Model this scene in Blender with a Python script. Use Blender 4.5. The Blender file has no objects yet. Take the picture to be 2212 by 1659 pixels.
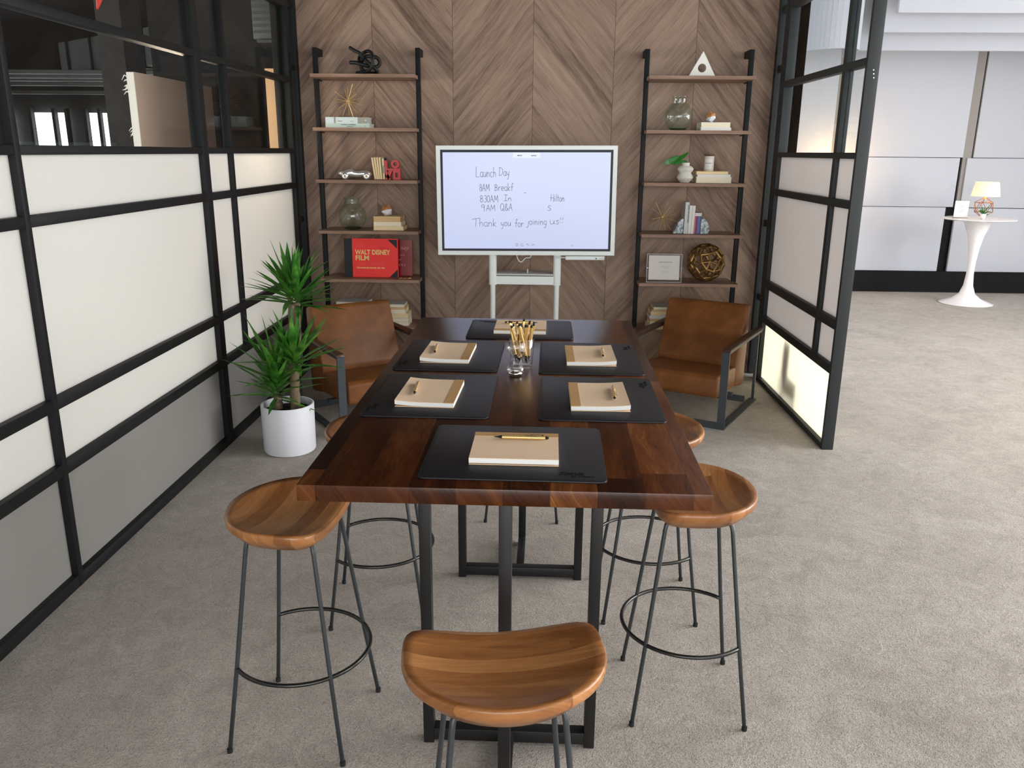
import bpy, bmesh, math, random
from mathutils import Matrix, Vector, Euler

# ------------------------------------------------------------------ camera, world, lights, exposure
S = bpy.context.scene
COL = S.collection
PI = math.pi
R_ = math.radians
random.seed(7)

cam = bpy.data.objects.new('camera', bpy.data.cameras.new('camera'))
COL.objects.link(cam)
pit, yaw, rol = 0.27613, -0.03068, 0.00866
f0 = Vector((math.sin(yaw), math.cos(yaw), 0)); r0 = Vector((math.cos(yaw), -math.sin(yaw), 0))
fw = f0 * math.cos(pit) + Vector((0, 0, -math.sin(pit))); up = f0 * math.sin(pit) + Vector((0, 0, math.cos(pit)))
rr = r0 * math.cos(rol) + up * math.sin(rol); uu = -r0 * math.sin(rol) + up * math.cos(rol)
M = Matrix.Identity(4)
for i in range(3):
    M[i][0], M[i][1], M[i][2] = rr[i], uu[i], -fw[i]
M[2][3] = 1.75
cam.matrix_world = M
cam.data.sensor_width = 36.0
cam.data.lens = 1774.5 / 2212 * 36.0
cam.data.clip_start = 0.05
S.camera = cam

S.view_settings.view_transform = 'Standard'
S.view_settings.look = 'None'
S.view_settings.gamma = 1.0
S.view_settings.use_curve_mapping = False
S.view_settings.exposure = 0.66
S.cycles.max_bounces = 10
S.cycles.transparent_max_bounces = 16
S.cycles.sample_clamp_indirect = 6.0
S.cycles.caustics_reflective = False
S.cycles.caustics_refractive = False

w = bpy.data.worlds.new('sky'); S.world = w; w.use_nodes = True
w.node_tree.nodes['Background'].inputs[0].default_value = (0.80, 0.88, 1.0, 1)
w.node_tree.nodes['Background'].inputs[1].default_value = 1.2

def area(name, loc, to, sx, sy, power, col=(1, 1, 1)):
    l = bpy.data.lights.new(name, 'AREA'); l.shape = 'RECTANGLE'; l.size = sx; l.size_y = sy
    l.energy = power; l.color = col
    o = bpy.data.objects.new(name, l); COL.objects.link(o)
    o.location = loc
    o.rotation_euler = (Vector(to) - Vector(loc)).to_track_quat('-Z', 'Y').to_euler()
    return o
def point(name, loc, power, col, rad=0.05):
    l = bpy.data.lights.new(name, 'POINT'); l.energy = power; l.color = col; l.shadow_soft_size = rad
    o = bpy.data.objects.new(name, l); COL.objects.link(o); o.location = loc
    return o
# daylight through the windows: open side on the right, window wall behind the camera, left office windows
area('daylight_right', (9.7, 4.0, 1.9), (0.0, 0.6, 0.7), 6.5, 2.5, 480, (1.0, 0.985, 0.97))
area('daylight_behind', (0.9, -3.7, 1.9), (0.2, 5.0, 1.2), 6.0, 2.4, 150, (1.0, 0.97, 0.93))
area('added_overhead_right', (6.0, 2.2, 3.44), (5.9, 2.2, 0), 5.0, 7.0, 250, (1.0, 0.985, 0.96))  # unseen overhead fill, added to brighten the right floor and tabletop
area('daylight_left_office', (-7.6, 3.6, 1.35), (-1.9, 3.8, 1.1), 8.0, 1.9, 198, (1.0, 0.985, 0.95))

# ------------------------------------------------------------------ node helpers and materials
class NT:
    def __init__(s, name):
        s.m = bpy.data.materials.new(name); s.m.use_nodes = True
        s.t = s.m.node_tree; s.n = s.t.nodes; s.l = s.t.links
        s.b = s.n['Principled BSDF']; s.out = s.n['Material Output']
    def new(s, typ, **kw):
        x = s.n.new(typ)
        for k, v in kw.items(): setattr(x, k, v)
        return x
    def put(s, sock, v):
        if isinstance(v, bpy.types.NodeSocket): s.l.new(v, sock)
        elif v is not None:
            if hasattr(sock.default_value, '__len__') and len(sock.default_value) == 4 and len(v) == 3: v = (*v, 1)
            sock.default_value = v
    def math(s, op, a, b=None, c=None):
        x = s.new('ShaderNodeMath', operation=op)
        s.put(x.inputs[0], a); s.put(x.inputs[1], b); s.put(x.inputs[2], c)
        return x.outputs[0]
    def obj(s):
        x = s.new('ShaderNodeTexCoord'); return x.outputs['Object']
    def sep(s, v):
        x = s.new('ShaderNodeSeparateXYZ'); s.put(x.inputs[0], v); return x.outputs
    def comb(s, a, b, c=0.0):
        x = s.new('ShaderNodeCombineXYZ'); s.put(x.inputs[0], a); s.put(x.inputs[1], b); s.put(x.inputs[2], c); return x.outputs[0]
    def noise(s, v, scale=5, det=3, rough=.55, dist=0.0):
        x = s.new('ShaderNodeTexNoise'); s.put(x.inputs['Vector'], v)
        x.inputs['Scale'].default_value = scale; x.inputs['Detail'].default_value = det
        x.inputs['Roughness'].default_value = rough; x.inputs['Distortion'].default_value = dist
        return x.outputs['Fac']
    def white(s, v):
        x = s.new('ShaderNodeTexWhiteNoise', noise_dimensions='3D'); s.put(x.inputs['Vector'], v); return x.outputs['Value']
    def ramp(s, f, stops):
        x = s.new('ShaderNodeValToRGB'); s.put(x.inputs[0], f)
        e = x.color_ramp.elements
        while len(e) < len(stops): e.new(.5)
        for k, (p, c) in enumerate(stops): e[k].position = p; e[k].color = (*c, 1)
        return x.outputs[0]
    def mix(s, f, a, b, mode='MIX'):
        x = s.new('ShaderNodeMix', data_type='RGBA', blend_type=mode)
        s.put(x.inputs[0], f); s.put(x.inputs[6], a); s.put(x.inputs[7], b); return x.outputs[2]
    def bump(s, h, strength=.3, dist=.01):
        x = s.new('ShaderNodeBump'); x.inputs['Strength'].default_value = strength; x.inputs['Distance'].default_value = dist
        s.put(x.inputs['Height'], h); s.l.new(x.outputs[0], s.b.inputs['Normal'])
    def set(s, **kw):
        for k, v in kw.items(): s.put(s.b.inputs[k.replace('_', ' ')], v)
        return s

def srgb(r, g, b):
    f = lambda c: c / 12.92 if c <= .04045 else ((c + .055) / 1.055) ** 2.4
    return (f(r / 255), f(g / 255), f(b / 255))

MAT = {}
def plain(name, rgb, rough=.5, metal=0.0, spec=.5, grain=0.0, gscale=60):
    n = NT(name)
    if grain:
        k = n.noise(n.obj(), gscale, 3)
        c = n.mix(k, tuple(x * (1 - grain) for x in rgb), tuple(min(1, x * (1 + grain)) for x in rgb))
    else: c = rgb
    n.set(Base_Color=c, Roughness=rough, Metallic=metal, Specular_IOR_Level=spec)
    MAT[name] = n.m
    return n.m

plain('black_metal', srgb(26, 26, 26), .42, 0, .4, .15, 40); plain('chair_metal', srgb(58, 64, 68), .45, 0, .5, .1, 30); plain('screen_metal', srgb(42, 47, 48), .5, 0, .4, .12, 25)
plain('frame_black', srgb(18, 20, 21), .55, 0, .28, .15, 25)
plain('dark_steel', srgb(70, 70, 68), .30, .85, .5, .15, 30)
plain('gunmetal', srgb(62, 66, 68), .40, .35, .5, .12, 30)
plain('knot_black', srgb(24, 26, 26), .55, 0, .4, .2, 30)
plain('gold', srgb(240, 200, 128), .28, .6)
plain('brass', srgb(232, 200, 140), .42, .65)
plain('bronze', srgb(168, 132, 82), .42, .9, .5, .3, 14)
plain('chrome', srgb(235, 235, 235), .08, 1); plain('silver', srgb(246, 246, 246), .16, .72)
plain('white_plastic', srgb(242, 250, 248), .35)
plain('white_gloss', srgb(238, 236, 236), .16)
plain('white_matte', srgb(232, 234, 238), .8, 0, .3, .03, 6); plain('wall_paper_white', srgb(192, 195, 202), .85, 0, .2, .02, 4)
plain('pot_white', srgb(226, 228, 234), .55)
plain('ceramic', srgb(236, 234, 222), .5)
plain('marble', srgb(238, 236, 228), .35, 0, .5, .05, 20)
plain('paper', srgb(250, 240, 214), .85, 0, .2, .05, 120)
plain('paper_cream', srgb(250, 228, 184), .85, 0, .2, .06, 120)
plain('paper_white', srgb(240, 240, 236), .8, 0, .2)
plain('paper_tan', srgb(226, 190, 140), .85, 0, .2, .06, 120)
plain('paper_grey', srgb(196, 198, 192), .8, 0, .2, .05, 80)
plain('cover_white', srgb(216, 228, 228), .5)
plain('cover_mint', srgb(196, 214, 204), .5)
plain('cover_taupe', srgb(160, 158, 146), .6)
plain('cover_silver', srgb(206, 210, 210), .4)
plain('cover_red', srgb(255, 66, 62), .5, 0, .3)
plain('cover_dark', srgb(36, 38, 40), .7)
plain('cover_crimson', srgb(138, 10, 18), .18)
plain('cover_navy', srgb(26, 28, 46), .5)
plain('letter_cream', srgb(250, 214, 140), .6)
plain('letter_red', srgb(250, 84, 78), .6)
plain('letter_deep_red', srgb(180, 30, 34), .6)
plain('letter_pink', srgb(214, 150, 140), .5)
plain('ink', srgb(60, 62, 66), .7); plain('ink_grey', srgb(116, 116, 122), .8, 0, .1)
plain('ink_light', srgb(150, 152, 158), .7)
plain('emboss', srgb(8, 8, 10), .7, 0, .2)
plain('pad_cover', srgb(250, 220, 186), .8, 0, .2, .04, 90)
plain('pad_band', srgb(204, 162, 112), .75, 0, .2, .04, 90)
plain('sculpture_red', srgb(206, 74, 78), .5)
plain('pencil_pink', srgb(214, 96, 112), .5)
plain('pencil_plum', srgb(84, 42, 92), .5)
plain('pencil_violet', srgb(126, 82, 150), .5)
plain('pencil_blue', srgb(74, 122, 178), .5)
plain('pencil_slate', srgb(70, 80, 104), .5)
plain('soil', srgb(40, 32, 26), .95, 0, .1, .5, 60)
plain('rubber', srgb(18, 18, 18), .8)
plain('trunk', srgb(120, 106, 84), .9, 0, .2, .5, 60)
plain('dark_plaster', srgb(46, 47, 47), .9, 0, .2, .35, 5)
plain('dark_ceiling', srgb(40, 40, 40), .9, 0, .2, .2, 4)
plain('concrete', srgb(62, 62, 61), .9, 0, .2, .4, 9)
plain('duct_grey', srgb(96, 98, 96), .6, .2, .4, .1, 6)
plain('drywall_warm_lit', srgb(190, 170, 158), .9, 0, .2, .05, 3)  # pink tint of the warm light is put into the base colour
plain('plywood', srgb(240, 200, 156), .8, 0, .2, .06, 10)
plain('heater_grey', srgb(88, 94, 94), .5, .2)
plain('base_black', srgb(20, 20, 21), .8, 0, .2, .3, 8)
plain('taupe_stud', srgb(150, 146, 140), .8, 0, .2)
plain('arm_brown', srgb(74, 50, 34), .35, 0, .5, .2, 30)
plain('leaf_plain', srgb(40, 110, 32), .4)
plain('wood_light', srgb(196, 140, 92), .5, 0, .4, .2, 30)
plain('wire_copper', srgb(168, 120, 88), .3, 1)
plain('red_cord', srgb(200, 50, 44), .6)

def m_leather():
    n = NT('leather'); o = n.obj()
    a = n.noise(o, 7, 4, .6); b = n.noise(o, 140, 3, .6)
    c = n.ramp(a, [(.25, srgb(98, 59, 27)), (.55, srgb(124, 76, 35)), (.8, srgb(144, 92, 47))])
    n.set(Base_Color=c, Roughness=n.math('MULTIPLY_ADD', a, .2, .34), Specular_IOR_Level=.36)
    n.bump(n.math('ADD', n.math('MULTIPLY', a, .7), n.math('MULTIPLY', b, .12)), .12, .008); MAT['leather'] = n.m
m_leather()

def m_mat():
    n = NT('desk_mat'); o = n.obj()
    n.set(Base_Color=srgb(27, 27, 32), Roughness=.50, Specular_IOR_Level=.42)
    n.bump(n.noise(o, 420, 2, .6), .15, .002); MAT['desk_mat'] = n.m
m_mat()

def m_carpet():
    n = NT('carpet'); o = n.obj()
    big = n.noise(o, 1.6, 4, .62, .6); mid = n.noise(o, 9, 4, .7, 1.2); fine = n.noise(o, 230, 3, .7); hair = n.noise(o, 105, 3, .7, .8)
    k = n.math('ADD', n.math('MULTIPLY', big, .45), n.math('MULTIPLY', mid, .55))
    base = n.ramp(k, [(.36, srgb(168, 160, 150)), (.52, srgb(186, 178, 168)), (.66, srgb(200, 193, 183))])
    pile = n.ramp(n.math('ADD', n.math('MULTIPLY', fine, .55), n.math('MULTIPLY', hair, .45)), [(.36, (.50, .49, .47)), (.50, (.98, .98, .98)), (.66, (1.22, 1.22, 1.20))])
    n.set(Base_Color=n.mix(1.0, base, pile, 'MULTIPLY'), Roughness=.95, Specular_IOR_Level=.1)
    n.b.inputs['Sheen Weight'].default_value = .15
    n.bump(n.math('ADD', n.math('ADD', n.math('MULTIPLY', fine, .5), n.math('MULTIPLY', hair, .8)), n.math('MULTIPLY', mid, .8)), .8, .014); MAT['carpet'] = n.m
m_carpet()

def m_chevron():
    n = NT('chevron_veneer'); x, y, z = n.sep(n.obj())
    t = n.math('DIVIDE', n.math('ADD', x, 1.287 + 6.12), .6118)
    col = n.math('FLOOR', t); fr = n.math('FRACT', t)
    sg = n.math('SUBTRACT', 1.0, n.math('MULTIPLY', n.math('MODULO', col, 2.0), 2.0))
    a = R_(50); sx = n.math('MULTIPLY', sg, math.sin(a)); cx = n.math('MULTIPLY', sg, -math.sin(a))
    v = n.math('ADD', n.math('MULTIPLY', x, sx), n.math('MULTIPLY', z, math.cos(a)))
    u = n.math('ADD', n.math('MULTIPLY', x, math.cos(a)), n.math('MULTIPLY', z, cx))
    wob = n.noise(n.comb(n.math('MULTIPLY', u, 1.1), n.math('MULTIPLY', v, 1.6), col), 1.0, 3, .5)
    v2 = n.math('ADD', v, n.math('MULTIPLY', wob, .10))
    pk = n.math('FLOOR', n.math('DIVIDE', v, .118)); pf = n.math('FRACT', n.math('DIVIDE', v, .118))
    tone = n.white(n.comb(pk, col, 3.0)); ctone = n.white(n.comb(col, 8.0, 1.0))
    g1 = n.noise(n.comb(n.math('MULTIPLY', u, 1.4), n.math('MULTIPLY', v2, 26.0), n.math('ADD', pk, n.math('MULTIPLY', col, 7.0))), 1.0, 5, .65, .4)
    g2 = n.noise(n.comb(n.math('MULTIPLY', u, 9.0), n.math('MULTIPLY', v2, 170.0), col), 1.0, 3, .7)
    g3 = n.noise(n.comb(n.math('MULTIPLY', u, .9), n.math('MULTIPLY', v2, 7.0), col), 1.0, 3, .6, .8)
    k = n.math('ADD', n.math('ADD', n.math('MULTIPLY', g1, .46), n.math('MULTIPLY', g3, .24)), n.math('MULTIPLY', g2, .30))
    k = n.math('ADD', k, n.math('ADD', n.math('MULTIPLY', n.math('SUBTRACT', tone, .5), .085), n.math('MULTIPLY', n.math('SUBTRACT', ctone, .5), .07)))
    c = n.ramp(k, [(.32, srgb(96, 75, 62)), (.42, srgb(132, 108, 92)), (.52, srgb(158, 133, 115)), (.64, srgb(174, 149, 130)), (.76, srgb(192, 168, 148))])
    seam = n.math('ADD', n.math('LESS_THAN', fr, .004), n.math('GREATER_THAN', fr, .996))
    line = n.math('MULTIPLY', n.math('LESS_THAN', pf, .014), .45)
    c = n.mix(n.math('MULTIPLY', n.math('MAXIMUM', seam, line), .6), c, srgb(60, 46, 38))
    n.set(Base_Color=c, Roughness=.55, Specular_IOR_Level=.35); MAT['chevron'] = n.m
m_chevron()

def m_staves(name, stops, along, wid, leng, gl=2.0, gw=34.0, rough=.28, bend=.03, spec=.5, rnd=False, tonew=.42):
    """glued staves running along local x or y"""
    n = NT(name); o = n.obj()
    if rnd:
        oi = n.new('ShaderNodeObjectInfo')
        vm = n.new('ShaderNodeVectorMath', operation='ADD'); n.l.new(o, vm.inputs[0])
        n.l.new(n.comb(n.math('MULTIPLY', oi.outputs['Random'], 7.0), n.math('MULTIPLY', oi.outputs['Random'], 3.0), 0.0), vm.inputs[1]); o = vm.outputs[0]
    x, y, z = n.sep(o)
    u, v = (y, x) if along == 'y' else (x, y)
    ids = n.math('FLOOR', n.math('DIVIDE', v, wid))
    off = n.math('MULTIPLY', n.white(n.comb(ids, 2.0, 5.0)), leng)
    idl = n.math('FLOOR', n.math('DIVIDE', n.math('ADD', u, off), leng))
    tone = n.white(n.comb(ids, idl, 1.0)); seed = n.math('MULTIPLY', tone, 40.0)
    wob = n.noise(n.comb(n.math('MULTIPLY', u, 3.0), n.math('MULTIPLY', v, 8.0), seed), 1.0, 3)
    v2 = n.math('ADD', n.math('ADD', v, n.math('MULTIPLY', wob, bend)), n.math('MULTIPLY', z, .7))
    g1 = n.noise(n.comb(n.math('MULTIPLY', u, gl), n.math('MULTIPLY', v2, gw), seed), 1.0, 5, .62, .6)
    g2 = n.noise(n.comb(n.math('MULTIPLY', u, gl * 6), n.math('MULTIPLY', v2, gw * 6), seed), 1.0, 3, .7)
    g3 = n.noise(n.comb(n.math('MULTIPLY', u, gl * 1.2), n.math('MULTIPLY', v2, gw * .3), seed), 1.0, 3, .6, 1.2)
    k = n.math('ADD', n.math('ADD', n.math('MULTIPLY', g1, .42), n.math('MULTIPLY', g2, .22)), n.math('MULTIPLY', g3, .36))
    k = n.math('ADD', k, n.math('MULTIPLY', n.math('SUBTRACT', tone, .5), tonew))
    c = n.ramp(k, stops)
    vf = n.math('FRACT', n.math('DIVIDE', v, wid))
    c = n.mix(n.math('MULTIPLY', n.math('LESS_THAN', vf, .018), .35), c, stops[0][1])
    n.set(Base_Color=c, Roughness=rough, Specular_IOR_Level=spec)
    n.bump(g2, .04, .002); MAT[name] = n.m
m_staves('table_wood', [(.22, srgb(26, 12, 6)), (.40, srgb(50, 24, 11)), (.54, srgb(74, 38, 17)), (.68, srgb(102, 58, 27)), (.84, srgb(152, 104, 58))], 'y', .105, 1.1, 1.8, 26, .27, .07, .32, False, .30)
m_staves('seat_wood', [(.20, srgb(92, 56, 30)), (.38, srgb(134, 86, 48)), (.54, srgb(164, 110, 64)), (.70, srgb(190, 136, 86)), (.85, srgb(212, 164, 112))], 'x', .046, .6, 3.0, 40, .30, .03, .45, True, .26)
m_staves('walnut_shelf', [(.25, srgb(104, 78, 64)), (.45, srgb(142, 112, 94)), (.60, srgb(166, 136, 116)), (.78, srgb(186, 156, 134))], 'x', .4, 3.0, 1.6, 70, .5, .02, .35, False, .05)

def fres(n, f0=.04, top=.96):
    """Schlick reflectance, the same on both faces of a thin sheet"""
    lw = n.new('ShaderNodeLayerWeight'); lw.inputs[0].default_value = .5
    return n.math('MULTIPLY_ADD', n.math('POWER', lw.outputs['Facing'], 5.0), top, f0)
def m_frost(name, rgb, trans, tcol=None):
    n = NT(name)
    d = n.new('ShaderNodeBsdfDiffuse'); d.inputs[0].default_value = (*rgb, 1)
    t = n.new('ShaderNodeBsdfTranslucent'); t.inputs[0].default_value = (*(tcol or rgb), 1)
    g = n.new('ShaderNodeBsdfGlossy'); g.inputs[0].default_value = (1, 1, 1, 1); g.inputs[1].default_value = .35
    m1 = n.new('ShaderNodeMixShader'); m1.inputs[0].default_value = trans
    n.l.new(d.outputs[0], m1.inputs[1]); n.l.new(t.outputs[0], m1.inputs[2])
    m2 = n.new('ShaderNodeMixShader'); n.l.new(fres(n, .03, .5), m2.inputs[0]); n.l.new(m1.outputs[0], m2.inputs[1]); n.l.new(g.outputs[0], m2.inputs[2])
    n.l.new(m2.outputs[0], n.out.inputs[0]); MAT[name] = n.m
m_frost('frosted', (.86, .85, .82), .72)
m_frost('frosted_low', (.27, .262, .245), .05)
m_frost('frosted_right', (.86, .83, .81), .42)
m_frost('frosted_right_low', (.96, .93, .80), .92)

def m_pane(name, tint, f0=.03, top=.55):
    n = NT(name)
    t = n.new('ShaderNodeBsdfTransparent'); t.inputs[0].default_value = (*tint, 1)
    g = n.new('ShaderNodeBsdfGlossy'); g.inputs[1].default_value = .02
    m = n.new('ShaderNodeMixShader'); n.l.new(fres(n, f0, top), m.inputs[0]); n.l.new(t.outputs[0], m.inputs[1]); n.l.new(g.outputs[0], m.inputs[2])
    n.l.new(m.outputs[0], n.out.inputs[0]); MAT[name] = n.m
m_pane('clear_glass', (.93, .95, .95), .02, .22)
m_pane('acrylic', (.93, .91, .90), .006, .15)

def m_glass(name, rgb, ior=1.45, rough=0.0):
    n = NT(name)
    n.set(Base_Color=rgb, Roughness=rough, IOR=ior, Transmission_Weight=1.0); MAT[name] = n.m
m_pane('jar_glass', (.86, .93, .89), .06, .6); m_pane('jar_base', (.30, .46, .38), .05, .9); m_pane('cup_glass', (.96, .96, .95), .08, .9)

def m_emit(name, rgb, strength, rough=.4):
    n = NT(name); n.set(Base_Color=(.02, .02, .02), Roughness=rough)
    n.b.inputs['Emission Color'].default_value = (*rgb, 1); n.b.inputs['Emission Strength'].default_value = strength; MAT[name] = n.m
m_emit('screen', srgb(206, 216, 250), .555, .25)
m_emit('screen_tab', srgb(232, 240, 255), .60, .4)
m_emit('window_sky', (.92, .97, 1.0), 3.0)

def m_shade():
    n = NT('lamp_shade'); n.set(Base_Color=srgb(240, 224, 196), Roughness=.9)
    n.b.inputs['Emission Color'].default_value = (*srgb(255, 224, 180), 1); n.b.inputs['Emission Strength'].default_value = .35; MAT['lamp_shade'] = n.m
m_shade()

def m_yucca():
    n = NT('yucca_leaf'); o = n.obj()
    k = n.noise(o, 9, 3, .6)
    c = n.ramp(k, [(.3, srgb(34, 84, 26)), (.5, srgb(66, 132, 44)), (.7, srgb(124, 176, 74))])
    n.set(Base_Color=c, Roughness=.38, Specular_IOR_Level=.5)
    tr = n.new('ShaderNodeBsdfTranslucent'); n.l.new(c, tr.inputs[0])
    m = n.new('ShaderNodeMixShader'); m.inputs[0].default_value = .22
    n.l.new(n.b.outputs[0], m.inputs[1]); n.l.new(tr.outputs[0], m.inputs[2]); n.l.new(m.outputs[0], n.out.inputs[0]); MAT['yucca_leaf'] = n.m
m_yucca()

def m_agate():
    n = NT('agate'); o = n.obj()
    k = n.noise(o, 26, 4, .6, 1.0)
    c = n.ramp(k, [(.36, srgb(70, 84, 84)), (.46, srgb(150, 166, 174)), (.55, srgb(206, 214, 218)), (.7, srgb(232, 226, 226))])
    n.set(Base_Color=c, Roughness=.25); MAT['agate'] = n.m
m_agate()

# ------------------------------------------------------------------ geometry helpers
def tf(bm, vs, mat):
    if mat is not None: bmesh.ops.transform(bm, matrix=mat, verts=vs)
def box(bm, x0, x1, y0, y1, z0, z1, mat=None):
    v = [bm.verts.new((x, y, z)) for z in (z0, z1) for y in (y0, y1) for x in (x0, x1)]
    for f in ((0, 2, 3, 1), (4, 5, 7, 6), (0, 1, 5, 4), (2, 6, 7, 3), (0, 4, 6, 2), (1, 3, 7, 5)): bm.faces.new([v[i] for i in f])
    tf(bm, v, mat); return v
def prism(bm, pts, lo, hi, axis='z', mat=None):
    """extrude a 2-D polygon; axis z: (x,y); axis y: (x,z); axis x: (y,z)"""
    def P(p, h): return (p[0], p[1], h) if axis == 'z' else ((p[0], h, p[1]) if axis == 'y' else (h, p[0], p[1]))
    a = [bm.verts.new(P(p, lo)) for p in pts]; b = [bm.verts.new(P(p, hi)) for p in pts]; n = len(pts)
    bm.faces.new(a[::-1]); bm.faces.new(b)
    for i in range(n): bm.faces.new((a[i], a[(i + 1) % n], b[(i + 1) % n], b[i]))
    tf(bm, a + b, mat); return a + b
def tube(bm, pts, rad, seg=8, closed=False, caps=True, mat=None):
    pts = [Vector(p) for p in pts]; n = len(pts); rings = []; allv = []
    rads = rad if isinstance(rad, (list, tuple)) else [rad] * n
    prev = None
    for i, p in enumerate(pts):
        if closed: t = pts[(i + 1) % n] - pts[i - 1]
        else: t = pts[min(i + 1, n - 1)] - pts[max(i - 1, 0)]
        t.normalize()
        if prev is None:
            a = Vector((0, 0, 1)) if abs(t.z) < .9 else Vector((1, 0, 0))
            nx = t.cross(a).normalized()
        else:
            nx = (prev - t * prev.dot(t)).normalized()
        prev = nx; ny = t.cross(nx)
        ring = [bm.verts.new(p + (nx * math.cos(2 * PI * k / seg) + ny * math.sin(2 * PI * k / seg)) * rads[i]) for k in range(seg)]
        rings.append(ring); allv += ring
    for i in range(n if closed else n - 1):
        a, b = rings[i], rings[(i + 1) % n]
        for k in range(seg): bm.faces.new((a[k], a[(k + 1) % seg], b[(k + 1) % seg], b[k]))
    if caps and not closed: bm.faces.new(rings[0][::-1]); bm.faces.new(rings[-1])
    tf(bm, allv, mat); return allv
def lathe(bm, prof, seg=32, mat=None, ribs=0, ribd=0.0):
    rings = []; allv = []
    for r, z in prof:
        if r < 1e-6: v = [bm.verts.new((0, 0, z))]
        else:
            v = []
            for k in range(seg):
                a = 2 * PI * k / seg; q = r
                if ribs: q = r + ribd * (0.5 + .5 * math.cos(a * ribs))
                v.append(bm.verts.new((q * math.cos(a), q * math.sin(a), z)))
        rings.append(v); allv += v
    for a, b in zip(rings, rings[1:]):
        if len(a) == 1 and len(b) == 1: continue
        for k in range(seg):
            k2 = (k + 1) % seg
            if len(a) == 1: bm.faces.new((a[0], b[k2], b[k]))
            elif len(b) == 1: bm.faces.new((a[k], a[k2], b[0]))
            else: bm.faces.new((a[k], a[k2], b[k2], b[k]))
    tf(bm, allv, mat); return allv
def rrect(w, h, r, n=5):
    """rounded rectangle outline centred on the origin"""
    out = []
    for cx, cy, a0 in ((w / 2 - r, h / 2 - r, 0), (-w / 2 + r, h / 2 - r, 90), (-w / 2 + r, -h / 2 + r, 180), (w / 2 - r, -h / 2 + r, 270)):
        for i in range(n + 1):
            a = R_(a0 + 90 * i / n); out.append((cx + r * math.cos(a), cy + r * math.sin(a)))
    return out
def catmull(pts, n=6, closed=False):
    P = [Vector(p) for p in pts]; out = []; m = len(P)
    for i in range(m if closed else m - 1):
        if closed: p0, p1, p2, p3 = P[i - 1], P[i], P[(i + 1) % m], P[(i + 2) % m]
        else: p0, p1, p2, p3 = P[max(i - 1, 0)], P[i], P[i + 1], P[min(i + 2, m - 1)]
        for k in range(n):
            t = k / n
            out.append(.5 * ((2 * p1) + (p2 - p0) * t + (2 * p0 - 5 * p1 + 4 * p2 - p3) * t * t + (3 * p1 - p0 - 3 * p2 + p3) * t ** 3))
    if not closed: out.append(P[-1])
    return out
def bev(bm, w, seg=2, ang=30):
    bmesh.ops.recalc_face_normals(bm, faces=bm.faces)
    e = [x for x in bm.edges if len(x.link_faces) == 2 and x.calc_face_angle(0) > R_(ang)]
    if e: bmesh.ops.bevel(bm, geom=e, offset=w, offset_type='OFFSET', segments=seg, profile=.5, affect='EDGES', clamp_overlap=True)
def obj(name, bm, mat, parent=None, smooth=False, loc=None, rot=None, autosmooth=None):
    bmesh.ops.recalc_face_normals(bm, faces=bm.faces)
    me = bpy.data.meshes.new(name)
    if smooth or autosmooth:
        for f in bm.faces: f.smooth = True
    if autosmooth:
        for e in bm.edges:
            if len(e.link_faces) == 2 and e.calc_face_angle(0) > R_(autosmooth): e.smooth = False
    bm.to_mesh(me); bm.free()
    me.materials.append(MAT[mat] if isinstance(mat, str) else mat)
    o = bpy.data.objects.new(name, me); COL.objects.link(o)
    if parent is not None: o.parent = parent
    if loc is not None: o.location = loc
    if rot is not None: o.rotation_euler = rot
    return o
def B(): return bmesh.new()
def tag(o, label, cat, group=None, kind=None):
    o['label'] = label; o['category'] = cat
    if group: o['group'] = group
    if kind: o['kind'] = kind
    return o
def thing(name, label, cat, loc=(0, 0, 0), rotz=0.0, group=None):
    o = bpy.data.objects.new(name, None); COL.objects.link(o); o.empty_display_size = .05
    o.location = loc; o.rotation_euler = (0, 0, rotz)
    return tag(o, label, cat, group)
def struct(o): o['kind'] = 'structure'; return o
def root(name, loc=(0, 0, 0)):
    o = bpy.data.objects.new(name, None); COL.objects.link(o); o.location = loc
    return struct(o)
def qbox(name, mat, parent, *b, bevel=0.0, seg=2):
    bm = B(); box(bm, *b)
    if bevel: bev(bm, bevel, seg)
    return obj(name, bm, mat, parent, autosmooth=40 if bevel else None)
def copy_tree(o, parent=None):
    c = o.copy(); COL.objects.link(c)
    if parent is not None: c.parent = parent
    for ch in list(o.children): copy_tree(ch, c)
    return c
def text(name, s, size, mat, parent, mtx, depth=.0006, shear=0.0, align='LEFT', spacing=1.0, bold=0.0):
    cu = bpy.data.curves.new('t', 'FONT'); cu.body = s; cu.size = size; cu.extrude = depth; cu.shear = shear
    cu.align_x = align; cu.space_character = spacing; cu.offset = bold; cu.resolution_u = 3
    to = bpy.data.objects.new('t', cu); COL.objects.link(to)
    dg = bpy.context.evaluated_depsgraph_get(); dg.update()
    me = bpy.data.meshes.new_from_object(to.evaluated_get(dg))
    bpy.data.objects.remove(to); bpy.data.curves.remove(cu)
    me.materials.clear(); me.materials.append(MAT[mat]); me.transform(mtx); me.name = name
    o = bpy.data.objects.new(name, me); COL.objects.link(o)
    if parent is not None: o.parent = parent
    return o
FACE = Matrix.Rotation(PI / 2, 4, 'X')          # text that stands upright facing -y
def T(x, y, z): return Matrix.Translation((x, y, z))
def RZ(a): return Matrix.Rotation(a, 4, 'Z')
def RX(a): return Matrix.Rotation(a, 4, 'X')
def RY(a): return Matrix.Rotation(a, 4, 'Y')
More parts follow.
